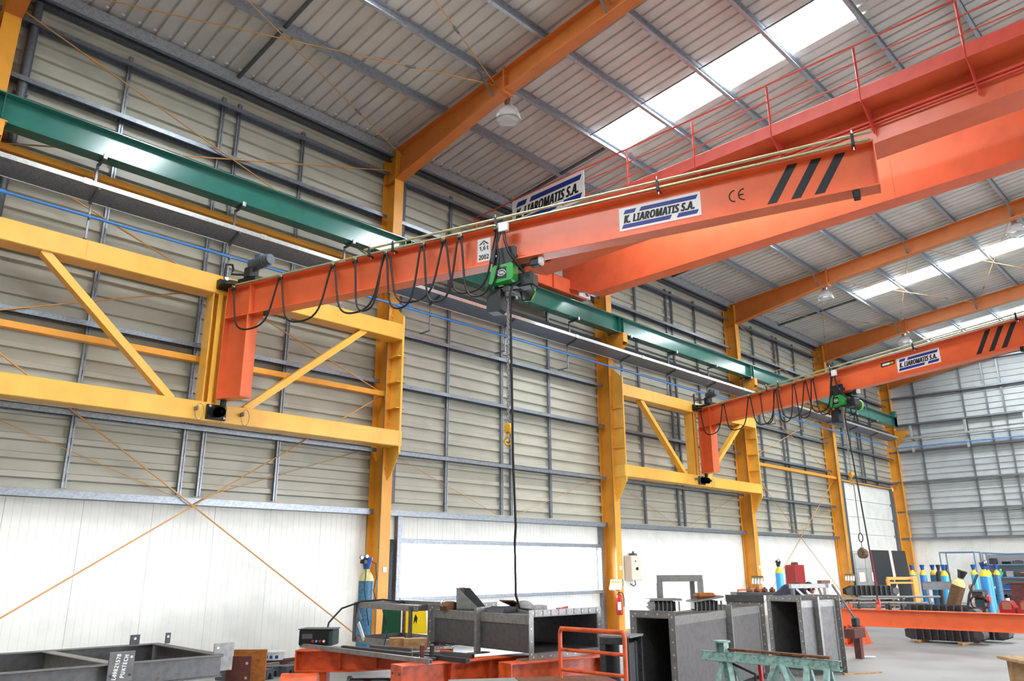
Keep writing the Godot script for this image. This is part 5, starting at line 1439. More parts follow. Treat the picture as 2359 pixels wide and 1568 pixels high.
func build_floor_stuff() -> void:
	# frame of rolled beams at the left
	var t := thing("beam_frame", "rectangular frame of grey steel beams with bolted end plates at the lower left", "steel frame")
	var yt := 0.9
	part(t, "front_beam", MB.new().ibeam(V(-0.6, yt - 0.085, 6.5), V(3.27, yt - 0.085, 6.58), 0.17, 0.1, 0.01, 0.007), "mill_steel")
	part(t, "rear_beam", MB.new().ibeam(V(-0.6, yt - 0.085, 4.92), V(3.3, yt - 0.085, 5.04), 0.17, 0.1, 0.01, 0.007), "mill_steel")
	part(t, "side_beam", MB.new().ibeam(V(3.32, yt - 0.085, 5.0), V(3.28, yt - 0.085, 6.5), 0.17, 0.1, 0.01, 0.007), "mill_steel")
	part(t, "cross_beam", MB.new().ibeam(V(2.36, yt - 0.085, 5.0), V(2.44, yt - 0.085, 6.5), 0.16, 0.1, 0.01, 0.007), "light_steel")
	part(t, "cross_beam", MB.new().ibeam(V(0.6, yt - 0.085, 5.0), V(0.6, yt - 0.085, 6.5), 0.16, 0.1, 0.01, 0.007), "mill_steel")
	var pl := part(t, "end_plate", MB.new().cbox(V(2.43, 0.885, 6.65), V(0.19, 0.215, 0.014), 0.002), "duct_steel", "grey plate with white hand lettering")
	# hand lettering runs up the plate
	lettering(pl, "lettering", "L49821578", V(2.395, 0.885, 6.659), V(0.12, 1, 0), V(-1, 0.12, 0), 0.032, 0.185, "white_paint", 0.0, 0.003, 600)
	lettering(pl, "lettering", "PUKTECH", V(2.452, 0.885, 6.659), V(0.12, 1, 0), V(-1, 0.12, 0), 0.032, 0.165, "white_paint", 0.0, 0.003, 600)
	part(pl, "bolt_hole", MB.new().cyl(V(2.36, 0.82, 6.65), V(2.36, 0.82, 6.6585), 0.011, 10), "black")
	part(pl, "bolt_hole", MB.new().cyl(V(2.5, 0.82, 6.65), V(2.5, 0.82, 6.6585), 0.011, 10), "black")
	part(pl, "bolt_hole", MB.new().cyl(V(2.5, 0.95, 6.65), V(2.5, 0.95, 6.6585), 0.009, 10), "white_paint")
	var cp := part(t, "end_plate", MB.new().cbox(V(3.35, 0.87, 6.45), V(0.175, 0.225, 0.014), 0.002, Basis(Vector3.UP, -0.05)), "light_steel", "pale corner plate with four holes")
	for q in [[-0.055, 0.075, "white_paint"], [0.06, 0.08, "white_paint"], [-0.055, -0.055, "black"], [0.06, -0.045, "dark_grey"]]:
		part(cp, "bolt_hole", MB.new().cyl(V(3.35 + q[0], 0.87 + q[1], 6.45), V(3.35 + q[0], 0.87 + q[1], 6.4595), 0.011, 10), q[2])
	for q in [[3.12, 0.09], [3.44, 0.05]]:
		var sp := part(t, "lug_plate", MB.new().cbox(V(q[0], 0.94, 5.04), V(q[1], 0.1, 0.012), 0.002), "dark_steel")
		part(sp, "bolt_hole", MB.new().cyl(V(q[0], 0.955, 5.045), V(q[0], 0.955, 5.0475), 0.012, 10), "white_paint")
	for x in [-0.2, 2.9]:
		var s := thing("saw_horse", "dark steel saw horse under the beam frame, %s" % ["out of view at its left end" if x < 0 else "near its right end"], "saw horse", V(x, 0, 5.8))
		part(s, "top_bar", MB.new().cbox(V(0, 0.69, 0), V(0.1, 0.08, 1.9), 0.006), "dark_steel")
		for z in [-0.8, 0.8]:
			for sx in [-1.0, 1.0]:
				part(s, "leg", MB.new().bar(V(sx * 0.03, 0.66, z), V(sx * 0.28, 0.0, z), 0.06, 0.06), "dark_steel")
	# plates standing right of the frame
	var rp := thing("rusty_plate", "ochre rusty steel plate standing upright right of the beam frame", "steel plate", V(3.62, 0, 6.3), deg_to_rad(-44.0))
	part(rp, "plate", MB.new().cbox(V(0.06, 0.45, 0.0), V(0.3, 0.9, 0.012), 0.002), "rust_plate")
	part(rp, "foot", MB.new().cbox(V(0.06, 0.02, 0), V(0.3, 0.04, 0.2), 0.004), "rust_plate")
	var pp := thing("drilled_plate", "purple grey steel plate with drilled holes in front of the rusty plate", "steel plate", V(3.55, 0, 6.42), deg_to_rad(-44.0))
	part(pp, "plate", MB.new().cbox(V(-0.02, 0.43, 0.02), V(0.22, 0.86, 0.012), 0.002), "red_lead")
	part(pp, "foot", MB.new().cbox(V(-0.02, 0.02, 0.02), V(0.22, 0.04, 0.14), 0.004), "red_lead")
	for y in [0.8, 0.68]:
		part(pp, "bolt_hole", MB.new().cyl(V(0.05, y, 0.022), V(0.05, y, 0.0275), 0.012, 10), "plywood")
	# orange gate in front of the wide duct
	var g := thing("tube_gate", "orange tubular steel gate with three rails in front of the wide duct", "gate", V(6.05, 0, 8.38))
	for z in [-0.39, 0.39]:
		part(g, "post", MB.new().tube([V(0, 0, z), V(0, 0.98, z), V(0, 1.01, z * 0.98), V(0, 1.025, z * 0.92)], 0.021, 10), "trestle_orange")
		part(g, "foot", MB.new().cbox(V(0, 0.01, z), V(0.4, 0.02, 0.06), 0.003), "trestle_orange")
	for y in [1.025, 0.835, 0.655, 0.3]:
		part(g, "rail", MB.new().cyl(V(0, y, -0.38), V(0, y, 0.38), 0.022 if y > 1 else 0.017, 10), "trestle_orange")
	# pale green trestle
	var tr := thing("green_trestle", "worn pale green steel trestle in the foreground with a rail on top", "trestle", V(7.5, 0, 9.4), deg_to_rad(-4.0))
	part(tr, "top_channel", MB.new().channel(V(-0.05, 0.72, -0.72), V(0.05, 0.72, 0.72), 0.09, 0.06, 0.006, V(1, 0, 0)), "trestle_green")
	part(tr, "rail", MB.new().cbox(V(0.02, 0.79, 0.1), V(0.05, 0.025, 1.1), 0.004), "rust_steel")
	part(tr, "roller_stand", MB.new().ibeam(V(-0.03, 0.765, -0.48), V(-0.03, 0.86, -0.48), 0.1, 0.09, 0.01, 0.008, V(0, 0, 1)).cyl(V(-0.03, 0.86, -0.48), V(-0.03, 0.875, -0.48), 0.085, 18), "trestle_green")
	for q in [[-0.5, -0.56], [-0.42, -0.2], [0.1, -0.22], [0.16, 0.52], [0.42, 0.44], [0.62, 0.62]]:
		for s in [-1.0, 1.0]:
			part(tr, "leg", MB.new().bar(V(s * 0.02, 0.7, q[0]), V(s * 0.22, 0.0, q[1]), 0.05, 0.03), "trestle_green")
	part(tr, "red_leg", MB.new().bar(V(0.06, 0.7, -0.12), V(0.1, 0.0, -0.12), 0.03, 0.03), "red")
	part(tr, "crank", MB.new().tube([V(0.0, 0.66, -0.4), V(0.0, 0.6, -0.2), V(0.0, 0.58, -0.14), V(0.0, 0.52, -0.15)], 0.014, 7), "black")
	# plywood table corner at the right edge
	var wt := thing("plywood_table", "pale plywood table corner at the lower right picture edge", "table", V(9.0, 0, 11.3), deg_to_rad(-50.0))
	part(wt, "table_top", MB.new().cbox(V(0.35, 0.735, 0.0), V(1.0, 0.03, 0.6), 0.004), "plywood")
	for q in [[-0.02, 0.22], [-0.02, -0.22], [0.7, 0.22], [0.7, -0.22]]:
		part(wt, "leg", MB.new().cbox(V(q[0], 0.36, q[1]), V(0.12, 0.72, 0.1), 0.006), "plywood")
	# orange beam lying on trestles at the right
	var ob := thing("orange_girder", "long orange girder lying across low trestles at the right", "girder", V(17.5, 0, 0))
	part(ob, "beam", MB.new().ibeam(V(0.1, 0.55, 5.4), V(0.1, 0.55, 14.0), 0.34, 0.22, 0.016, 0.012), "orange")
	part(ob, "end_plate", MB.new().cbox(V(0.1, 0.55, 5.4), V(0.24, 0.36, 0.02), 0.003), "orange")
	for k in 2:
		var z := 6.24 if k == 0 else 12.5
		var s := thing("low_trestle", "low flared orange trestle under the left end of the long girder" if k == 0 else "low flared orange trestle under the hidden end of the long girder", "trestle", V(17.62, 0, z), 0.0, "orange trestles of the girder")
		part(s, "top_plate", MB.new().cbox(V(0, 0.37, 0), V(0.42, 0.02, 0.3), 0.003), "trestle_orange")
		part(s, "base_plate", MB.new().cbox(V(0, 0.012, 0), V(1.0, 0.024, 0.34), 0.003), "trestle_orange")
		for q in [-0.14, 0.14]:
			part(s, "side_plate", MB.new().prism(PackedVector2Array([Vector2(-0.48, 0.02), Vector2(0.48, 0.02), Vector2(0.2, 0.36), Vector2(-0.2, 0.36)]), Transform3D(Basis(), V(0, 0, q)), 0.012), "trestle_orange")
		part(s, "end_web", MB.new().bar(V(-0.47, 0.02, 0), V(-0.2, 0.36, 0), 0.3, 0.012, V(0, 0, 1)), "trestle_orange")
		part(s, "end_web", MB.new().bar(V(0.47, 0.02, 0), V(0.2, 0.36, 0), 0.3, 0.012, V(0, 0, 1)), "trestle_orange")
	# small things on top of the girder
	var rng := RandomNumberGenerator.new()
	rng.seed = 77
	for k in 7:
		var o := thing("girder_lug", ["orange lug block on the girder beside the leaning rod", "grey clip on the girder left of the red handset", "orange clip on the girder near the leaning rod", "dark pin standing on the girder beside the red handset", "orange pin on the girder right of the red handset", "black roller on the girder below the ribbed track frame", "second black roller on the girder below the ribbed track frame"][k], "lug", V(17.6, 0.72, [5.9, 6.05, 6.2, 6.42, 6.8, 7.05, 7.3][k]), 0.0)
		part(o, "block", MB.new().cbox(V(0, 0.05, 0), V(0.1, 0.1, 0.12 if k < 3 else 0.05), 0.01), ["trestle_orange", "light_steel", "trestle_orange", "dark_grey", "trestle_orange", "black", "black"][k])
		part(o, "pin", MB.new().cyl(V(0, 0.1, 0), V(0, 0.14, 0), 0.015, 8), "dark_steel")
	# ribbed track frames
	for k in 4:
		var p: Vector3 = [V(19.1, 0.47, 7.5), V(19.1, 0.05, 7.55), V(25.6, 0.72, 3.75), V(19.9, 0.05, 8.0)][k]
		var tf := thing("track_frame", ["dark ribbed steel track frame lying behind the orange girder, seen above it", "dark ribbed steel track frame lying on timbers under the orange girder", "dark ribbed steel track frame on top of the stack below the dark plates", "dark steel track frame end sticking out behind the lower track frame"][k], "track frame", p, [0.0, 0.0, deg_to_rad(40.0), 0.0][k], "ribbed track frames")
		var l := 1.55 if k != 3 else 1.2
		part(tf, "side_plate", MB.new().prism(PackedVector2Array([Vector2(-l / 2, 0.05), Vector2(-l / 2 + 0.12, 0.0), Vector2(l / 2 - 0.12, 0.0), Vector2(l / 2, 0.05), Vector2(l / 2, 0.18), Vector2(l / 2 - 0.25, 0.3), Vector2(-l / 2 + 0.25, 0.3), Vector2(-l / 2, 0.2)]), Transform3D(Basis(V(0, 0, 1), V(0, 1, 0), V(-1, 0, 0)), V(0, 0, 0)), 0.02), "dark_steel")
		part(tf, "side_plate", MB.new().prism(PackedVector2Array([Vector2(-l / 2, 0.05), Vector2(-l / 2 + 0.12, 0.0), Vector2(l / 2 - 0.12, 0.0), Vector2(l / 2, 0.05), Vector2(l / 2, 0.18), Vector2(l / 2 - 0.25, 0.3), Vector2(-l / 2 + 0.25, 0.3), Vector2(-l / 2, 0.2)]), Transform3D(Basis(V(0, 0, 1), V(0, 1, 0), V(-1, 0, 0)), V(0.34, 0, 0)), 0.02), "dark_steel")
		for i in 8:
			part(tf, "rib", MB.new().cbox(V(-0.07, 0.15, -l / 2 + 0.26 + i * (l - 0.52) / 7.0), V(0.12, 0.28, 0.016), 0.002), "mill_steel")
		part(tf, "cross_plate", MB.new().box(V(0.16, 0.15, 0), V(0.32, 0.2, l - 0.5)), "dark_steel")
		part(tf, "end_wheel", MB.new().cyl(V(-0.05, 0.14, l / 2 - 0.08), V(0.36, 0.14, l / 2 - 0.08), 0.1, 18), "mill_steel")
	for k in 3:
		var p: Vector3 = [V(19.05, 0, 7.1), V(19.05, 0, 7.95), V(19.95, 0, 7.95)][k]
		solo("timber_bearer", MB.new().cbox(p + V(0.1, 0.025, 0), V(0.8, 0.05, 0.1), 0.006), "timber", ["timber bearer in the shade under the lower track frame", "short timber bearer showing under the right of the lower track frame", "timber bearer under the projecting track frame end"][k], "timber", "timber bearers")
	for k in 2:
		var sp := thing("steel_stand", "plain dark steel stand under the upper track frame, %s" % ["left" if k == 0 else "right"], "stand", V(19.25, 0, 7.0 + k * 0.95))
		part(sp, "post", MB.new().cbox(V(0.15, 0.41, 0), V(0.12, 0.1, 0.12), 0.01).cbox(V(0.45, 0.23, 0), V(0.1, 0.46, 0.1), 0.01), "dark_steel")
		part(sp, "foot", MB.new().cbox(V(0.45, 0.015, 0), V(0.3, 0.03, 0.3), 0.004), "dark_steel")
	# things on the floor
	solo("floor_strip", MB.new().cbox(V(15.3, 0.008, 7.32), V(0.34, 0.016, 0.05), 0.003, Basis(Vector3.UP, -0.85)), "tub_white", "thin white strip lying on the bare floor in front of the orange girder", "strip")
	solo("timber_lath", MB.new().cbox(V(12.95, 0.01, 8.15), V(0.7, 0.02, 0.06), 0.003, Basis(Vector3.UP, -0.5)), "timber", "thin timber lath on the floor at the foot of the third duct", "timber")
	solo("white_pipe", MB.new().cyl(V(21.3, 0.2, 7.55), V(21.3, 0.2, 13.5), 0.06, 12), "tub_white", "long white pipe lying behind the orange girder at the right edge", "pipe")
	for z in [8.2, 11.5]:
		solo("pipe_rest", MB.new().cbox(V(21.3, 0.07, z), V(0.3, 0.14, 0.1), 0.01), "dark_steel", "dark rest under the white pipe, %s" % ["near one" if z < 9 else "far one"], "rest", "rests of the white pipe")
	var sheet := thing("steel_offcut", "bright sheet steel offcuts lying on planks at the lower edge below the gate", "steel sheet", V(5.7, 0, 7.75), deg_to_rad(-35.0))
	part(sheet, "sheet", MB.new().box(V(-0.2, 0.565, 0.0), V(0.9, 0.006, 0.4)), "bright_zinc")
	part(sheet, "sheet", MB.new().box(V(0.45, 0.56, 0.1), V(0.9, 0.03, 0.5)), "rust_steel")
	part(sheet, "support", MB.new().cbox(V(-0.3, 0.27, 0), V(0.12, 0.54, 0.3), 0.01).cbox(V(0.6, 0.27, 0), V(0.12, 0.54, 0.3), 0.01), "dark_steel")
	# kerb beam, tub and scrap by the long wall at the left
	solo("channel_bar", MB.new().cbox(V(7.0, 0.05, 0.35), V(3.4, 0.1, 0.1), 0.005), "red_lead", "dark red steel channel lying along the foot of the white wall", "steel bar")
	var tub := thing("paint_tub", "white plastic paint tub with blue print standing by the white wall", "tub", V(7.28, 0.1, 0.36))
	part(tub, "tub", MB.new().lathe([Vector2(0.0, 0.0), Vector2(0.14, 0.0), Vector2(0.16, 0.12), Vector2(0.172, 0.12), Vector2(0.172, 0.14), Vector2(0.0, 0.14)], Transform3D(), 22), "tub_white")
	part(tub, "print_band", MB.new().lathe([Vector2(0.146, 0.02), Vector2(0.159, 0.09)], Transform3D(), 22), "sign_white")
	for a in [1.9, 2.5, 3.1]:
		part(tub, "blue_print", MB.new().box(V(cos(a) * 0.156, 0.055, sin(a) * 0.156), V(0.006, 0.05, 0.05), Basis(Vector3.UP, -a)), "blue_print")
	for k in 8:
		var p := V(5.9 + k * 0.2, 0, 1.5 + 0.1 * (k % 3))
		var bk := thing("concrete_block", "grey hollow block left of the orange carriage, %s in its row" % ["first", "second", "third", "fourth", "fifth", "sixth", "seventh", "eighth"][k], "block", p, 0.3, "hollow blocks by the wall")
		part(bk, "block", MB.new().prism(PackedVector2Array([Vector2(-0.08, 0), Vector2(-0.045, 0), Vector2(-0.02, 0.09), Vector2(0.02, 0.09), Vector2(0.045, 0), Vector2(0.08, 0), Vector2(0.08, 0.15), Vector2(-0.08, 0.15)]), Transform3D(Basis(), V(0, 0, -0.2)), 0.4), "seal")
	solo("fluorescent_tube", MB.new().cyl(V(5.75, 0.03, 2.3), V(6.15, 0.19, 1.72), 0.03, 12), "tub_white", "short white tube lying on the blocks beside the orange carriage", "tube")
	solo("scrap_bar", MB.new().bar(V(5.4, 0.17, 1.6), V(6.6, 0.2, 1.7), 0.06, 0.03), "light_steel", "light scrap bar lying on the hollow blocks", "steel bar")

# ------------------------------------------------------------------ far corner
func build_far_corner() -> void:
	for k in 2:
		var x0: float = 32.35 if k == 0 else 34.7
		var w: float = 1.95 if k == 0 else 1.55
		var t := thing("dark_plate", "large dark grey steel plate leaning before the sectional door, left one with red edge" if k == 0 else "large dark grey steel plate leaning before the far corner column", "steel plate", V(x0, 0, 1.35))
		part(t, "plate", MB.new().box(V(w / 2, 1.1, 0.08), V(w, 2.22, 0.02), Basis(V(1, 0, 0), -0.05)), "dark_grey")
		part(t, "edge_bar", MB.new().box(V(0.0, 1.1, 0.085), V(0.04, 2.2, 0.035), Basis(V(1, 0, 0), -0.05)), "red" if k == 0 else "rust_steel")
		part(t, "back_leg", MB.new().bar(V(w / 2, 1.7, 0.0), V(w / 2, 0, -0.55), 0.06, 0.06), "dark_steel")
	# yellow stand
	var y := thing("yellow_stand", "low orange yellow steel stand with two rails in front of the dark plates", "stand", V(26.45, 0, 4.35), deg_to_rad(43.0))
	part(y, "rail", MB.new().cbox(V(0, 1.23, 0.36), V(0.12, 0.1, 0.1), 0.006).cbox(V(0, 1.22, 0.0), V(0.1, 0.09, 0.85), 0.006), "column_paint")
	part(y, "rail", MB.new().cbox(V(0, 1.09, 0.0), V(0.1, 0.06, 0.85), 0.006), "column_paint")
	part(y, "post", MB.new().cbox(V(0, 0.64, 0.42), V(0.14, 1.28, 0.16), 0.008), "column_paint")
	part(y, "post", MB.new().cbox(V(0, 0.6, -0.4), V(0.1, 1.2, 0.1), 0.008), "column_paint")
	part(y, "bolt", MB.new().cyl(V(-0.09, 1.18, 0.28), V(-0.05, 1.18, 0.28), 0.03, 8), "red")
	# stacked plates and tubes
	var st := thing("plate_stack", "stack of dull steel plates and tubes left of the yellow stand", "stack", V(25.5, 0, 3.7), deg_to_rad(43.0))
	for i in 7:
		part(st, "plate", MB.new().cbox(V(0.0, 0.05 + i * 0.1, 0.02 * (i % 3) - 0.02), V(0.6, 0.055, 1.9 - 0.12 * (i % 2)), 0.004), ["light_steel", "mill_steel", "rust_steel"][i % 3])
		if i < 6:
			for z in [-0.6, 0.6]:
				part(st, "spacer", MB.new().cbox(V(0, 0.1 + i * 0.1, z), V(0.5, 0.05, 0.08), 0.004), "timber")
	for i in 2:
		solo("steel_pipe", MB.new().cyl(V(22.9 + i * 1.2, 0.6 + i * 0.13, 4.0), V(24.3 + i * 1.2, 0.6 + i * 0.13, 5.7), 0.03, 8), "light_steel", "thin bright steel pipe crossing before the yellow stand, %s" % ["lower one" if i == 0 else "upper one"], "pipe", "thin steel pipes")
		var rs := thing("pipe_stand", "plain steel stand under the thin bright pipes, %s" % ["lower one" if i == 0 else "upper one"], "stand", V(23.6 + i * 1.2, 0, 4.85), 0.0, "pipe stands")
		part(rs, "post", MB.new().cbox(V(0, 0.28 + i * 0.065, 0), V(0.08, 0.57 + i * 0.13, 0.08), 0.004), "dark_steel")
		part(rs, "foot", MB.new().cbox(V(0, 0.015, 0), V(0.4, 0.03, 0.4), 0.004), "dark_steel")
	var bm := thing("steel_beam", "short dark steel beam on legs right of the yellow stand", "beam", V(27.2, 0, 5.15), deg_to_rad(43.0))
	part(bm, "beam", MB.new().ibeam(V(0, 1.0, -0.45), V(0, 1.0, 0.5), 0.24, 0.16, 0.014, 0.01), "mill_steel")
	for z in [-0.35, 0.4]:
		part(bm, "leg", MB.new().bar(V(0, 0.88, z), V(0.0, 0.0, z + 0.15), 0.07, 0.07), "mill_steel")
	# gas cylinders along the end wall
	var cy := [
		["blue gas cylinder with yellow shoulder, leftmost of the group by the corner column", V(33.2, 0, 2.55), "cyl_blue", "cyl_yellow", "cap_blue"],
		["blue gas cylinder with yellow shoulder, second of the group by the corner column", V(33.45, 0, 2.85), "cyl_blue", "cyl_yellow", "cap_blue"],
		["worn blue gas cylinder, third of the group by the corner column", V(33.75, 0, 2.75), "cyl_worn", "cyl_yellow", "cap_blue"],
		["worn blue gas cylinder with pale band, fourth of the group by the corner column", V(34.0, 0, 3.05), "cyl_worn", "cyl_yellow", "cap_blue"],
		["dark brown gas cylinder left of the light blue cylinder", V(33.7, 0, 3.35), "cyl_dark", "cyl_dark", "dark_grey"],
		["brown gas cylinder just left of the light blue cylinder", V(33.95, 0, 3.55), "cyl_brown", "cyl_dark", "dark_grey"],
		["light blue gas cylinder standing alone before the shelf upright", V(30.8, 0, 4.38), "cyl_light", "cyl_yellow", "cap_blue"],
		["light blue gas cylinder inside the shelf frame", V(34.35, 0, 4.4), "cyl_light", "cyl_yellow", "cap_blue"],
		["light blue gas cylinder behind the tilted brown cylinder", V(34.75, 0, 4.78), "cyl_light", "cyl_yellow", "cap_blue"],
		["pale blue gas cylinder right behind the tilted brown cylinder", V(34.95, 0, 5.02), "cyl_worn", "cyl_yellow", "cap_blue"],
	]
	for c in cy:
		gas_cylinder("gas_cylinder", c[0], c[1], 0.118, 1.63, c[2], c[3], c[4], "gas cylinders by the end wall")
	gas_cylinder("gas_cylinder", "big blue gas cylinder with yellow shoulder and gauges before the shelves", V(25.5, 0, 6.95), 0.135, 1.68, "cyl_blue", "cyl_yellow", "cap_blue", "gas cylinders by the end wall", true)
	# cutting trolley with the tilted brown cylinder
	gas_cylinder("gas_cylinder", "tilted brown acetylene cylinder on the cutting trolley", V(21.98, 0.08, 6.78), 0.155, 1.5, "cyl_brown", "cyl_cream", "dark_grey", "gas cylinders by the end wall", false, V(0.03, 1, 0.40))
	var tr := thing("cylinder_trolley", "small two-wheeled trolley with coiled hoses under the tilted brown cylinder", "trolley", V(22.08, 0, 6.95), deg_to_rad(10.0))
	part(tr, "platform", MB.new().cbox(V(0, 0.05, 0.05), V(0.5, 0.04, 0.5), 0.006), "dark_grey")
	part(tr, "handle", MB.new().tube([V(-0.12, 0.07, 0.2), V(-0.12, 0.9, 0.42), V(-0.12, 1.38, 0.66), V(0.2, 1.38, 0.66), V(0.2, 0.9, 0.42), V(0.2, 0.07, 0.2)], 0.018, 8), "dark_grey")
	for x in [-0.24, 0.28]:
		part(tr, "wheel", MB.new().cyl(V(x - 0.03, 0.14, 0.32), V(x + 0.03, 0.14, 0.32), 0.14, 18), "rubber")
	var hose := []
	for i in 60:
		var a := i * 0.42
		hose.append(V(0.05 + 0.05 * sin(i * 1.7), 0.72 + 0.16 * sin(a) + 0.03 * cos(i * 0.9), 0.62 + 0.2 * cos(a)))
	part(tr, "hose_coil", MB.new().tube(hose, 0.014, 6), "red_lead")
	part(tr, "gauge_box", MB.new().cbox(V(0.0, 1.08, 0.5), V(0.14, 0.14, 0.12), 0.03), "timber")
	# shelves against the end wall
	var sh := thing("storage_shelf", "blue grey steel shelf unit with boxes against the end wall at the right", "shelf", V(39.2, 0, 0))
	for z in [3.66, 5.6, 7.6, 9.6]:
		for x in [-0.3, 0.3]:
			part(sh, "upright", MB.new().cbox(V(x, 1.05, z), V(0.06, 2.1, 0.06), 0.004), "shelf_grey")
	for yy in [0.15, 0.62, 1.10, 1.62]:
		part(sh, "shelf_board", MB.new().cbox(V(0, yy, 6.63), V(0.66, 0.045, 5.9), 0.004), "shelf_blue")
	part(sh, "back_sheet", MB.new().box(V(0.34, 1.05, 6.63), V(0.01, 2.0, 5.9)), "shelf_grey")
	var fr := thing("tube_rack", "open rack of thin grey tubes left of the shelves around the cylinders", "rack", V(38.6, 0, 0))
	for z in [2.2, 3.55]:
		for x in [-0.5, 0.4]:
			part(fr, "upright", MB.new().cyl(V(x, 0, z), V(x, 2.15, z), 0.03, 8), "shelf_blue")
	for x in [-0.5, 0.4]:
		part(fr, "top_rail", MB.new().cyl(V(x, 2.15, 2.2), V(x, 2.15, 3.55), 0.03, 8), "shelf_blue")
	part(fr, "side_rail", MB.new().cyl(V(-0.5, 2.15, 2.2), V(0.4, 2.15, 2.2), 0.025, 8).cyl(V(-0.5, 2.15, 3.55), V(0.4, 2.15, 3.55), 0.025, 8), "shelf_blue")
	solo("tarpaulin", MB.new().tube([V(39.0, 2.12, 3.6), V(39.0, 2.06, 4.6), V(39.0, 2.07, 5.6), V(39.0, 2.13, 6.6)], 0.035, 8), "shelf_blue", "rolled grey tarpaulin sagging along the top of the shelves", "tarpaulin")
	var rng := RandomNumberGenerator.new()
	rng.seed = 9
	var wl := ["black", "grey", "blue", "dark", "brown", "pale"]
	var wm := ["black", "shelf_grey", "cap_blue", "dark_steel", "rust_steel", "tub_white"]
	var lvl := ["bottom", "second", "third", "top"]
	var ord := ["first", "second", "third", "fourth", "fifth"]
	for r in 4:
		for i in 5:
			var q := (r * 5 + i * 3) % 6
			var b := thing("shelf_box", "%s box on the %s shelf of the blue grey unit, %s along" % [wl[q], lvl[r], ord[i]], "box", V(39.1, [0.17, 0.645, 1.125, 1.645][r], 4.0 + i * 0.5 + rng.randf_range(-0.1, 0.1)), rng.randf_range(-0.3, 0.3), "boxes on the shelves")
			var h := rng.randf_range(0.1, 0.26)
			part(b, "body", MB.new().cbox(V(0, h / 2, 0), V(0.3, h, rng.randf_range(0.2, 0.4)), 0.01), wm[q])
			part(b, "lid", MB.new().cbox(V(0, h + 0.01, 0), V(0.31, 0.02, 0.2), 0.004), wm[(q + 1) % 6])
	var gp := thing("green_container", "bright green container tilted on the third shelf", "container", V(38.8, 1.125, 4.15), 0.4)
	part(gp, "body", MB.new().prism(PackedVector2Array([Vector2(-0.16, 0.0), Vector2(0.1, 0.0), Vector2(0.2, 0.16), Vector2(0.06, 0.3), Vector2(-0.1, 0.2)]), Transform3D(Basis(V(0, 0, 1), V(0, 1, 0), V(-1, 0, 0)), V(0.1, 0, 0)), 0.2), "plastic_green")
	part(gp, "cap", MB.new().cyl(V(0, 0.26, 0.12), V(0, 0.32, 0.15), 0.03, 10), "tub_white")
	# red generators
	for k in 2:
		var g := thing("red_welder", "red wheeled machine with pale top, %s" % ["left one" if k == 0 else "right one cut by the picture edge"], "machine", V(24.0, 0, 7.75 + k * 0.42), 0.0, "red machines")
		part(g, "housing", MB.new().prism(PackedVector2Array([Vector2(-0.18, 0.1), Vector2(0.18, 0.1), Vector2(0.18, 0.55), Vector2(0.08, 0.72), Vector2(-0.1, 0.72), Vector2(-0.18, 0.55)]), Transform3D(Basis(V(0, 0, 1), V(0, 1, 0), V(-1, 0, 0)), V(0.2, 0, 0)), 0.4), "red")
		part(g, "top_panel", MB.new().cbox(V(-0.205, 0.6, 0.0), V(0.01, 0.18, 0.2), 0.003), "skin")
		for z in [-0.12, 0.12]:
			part(g, "wheel", MB.new().cyl(V(-0.22, 0.1, z), V(-0.16, 0.1, z), 0.1, 14), "rubber")
			part(g, "wheel", MB.new().cyl(V(0.1, 0.1, z), V(0.16, 0.1, z), 0.1, 14), "rubber")
		part(g, "filler_cap", MB.new().cyl(V(0, 0.72, 0), V(0, 0.78, 0), 0.05, 12), "tub_white")
	var bw := thing("grinder_stand", "dark machine on a stand with red guard left of the red machines", "machine", V(23.2, 0, 7.35), 0.0)
	part(bw, "column", MB.new().cbox(V(0, 0.4, 0), V(0.3, 0.8, 0.26), 0.03), "machine_teal")
	part(bw, "head", MB.new().cbox(V(-0.05, 0.9, 0), V(0.4, 0.2, 0.3), 0.04), "dark_grey")
	part(bw, "guard", MB.new().cyl(V(-0.1, 0.78, 0.16), V(-0.1, 0.78, 0.22), 0.1, 16), "red")
	part(bw, "base", MB.new().cbox(V(0, 0.02, 0), V(0.5, 0.04, 0.5), 0.006), "dark_grey")
	var rb := thing("rusty_bin", "tall dark red rusty bin beside the shelves", "bin", V(27.0, 0, 7.45), 0.0)
	part(rb, "body", MB.new().cbox(V(0, 0.55, 0), V(0.5, 1.1, 0.42), 0.01), "red_lead")
	part(rb, "rim", MB.new().cbox(V(0, 1.1, 0), V(0.54, 0.04, 0.46), 0.006), "red_lead")

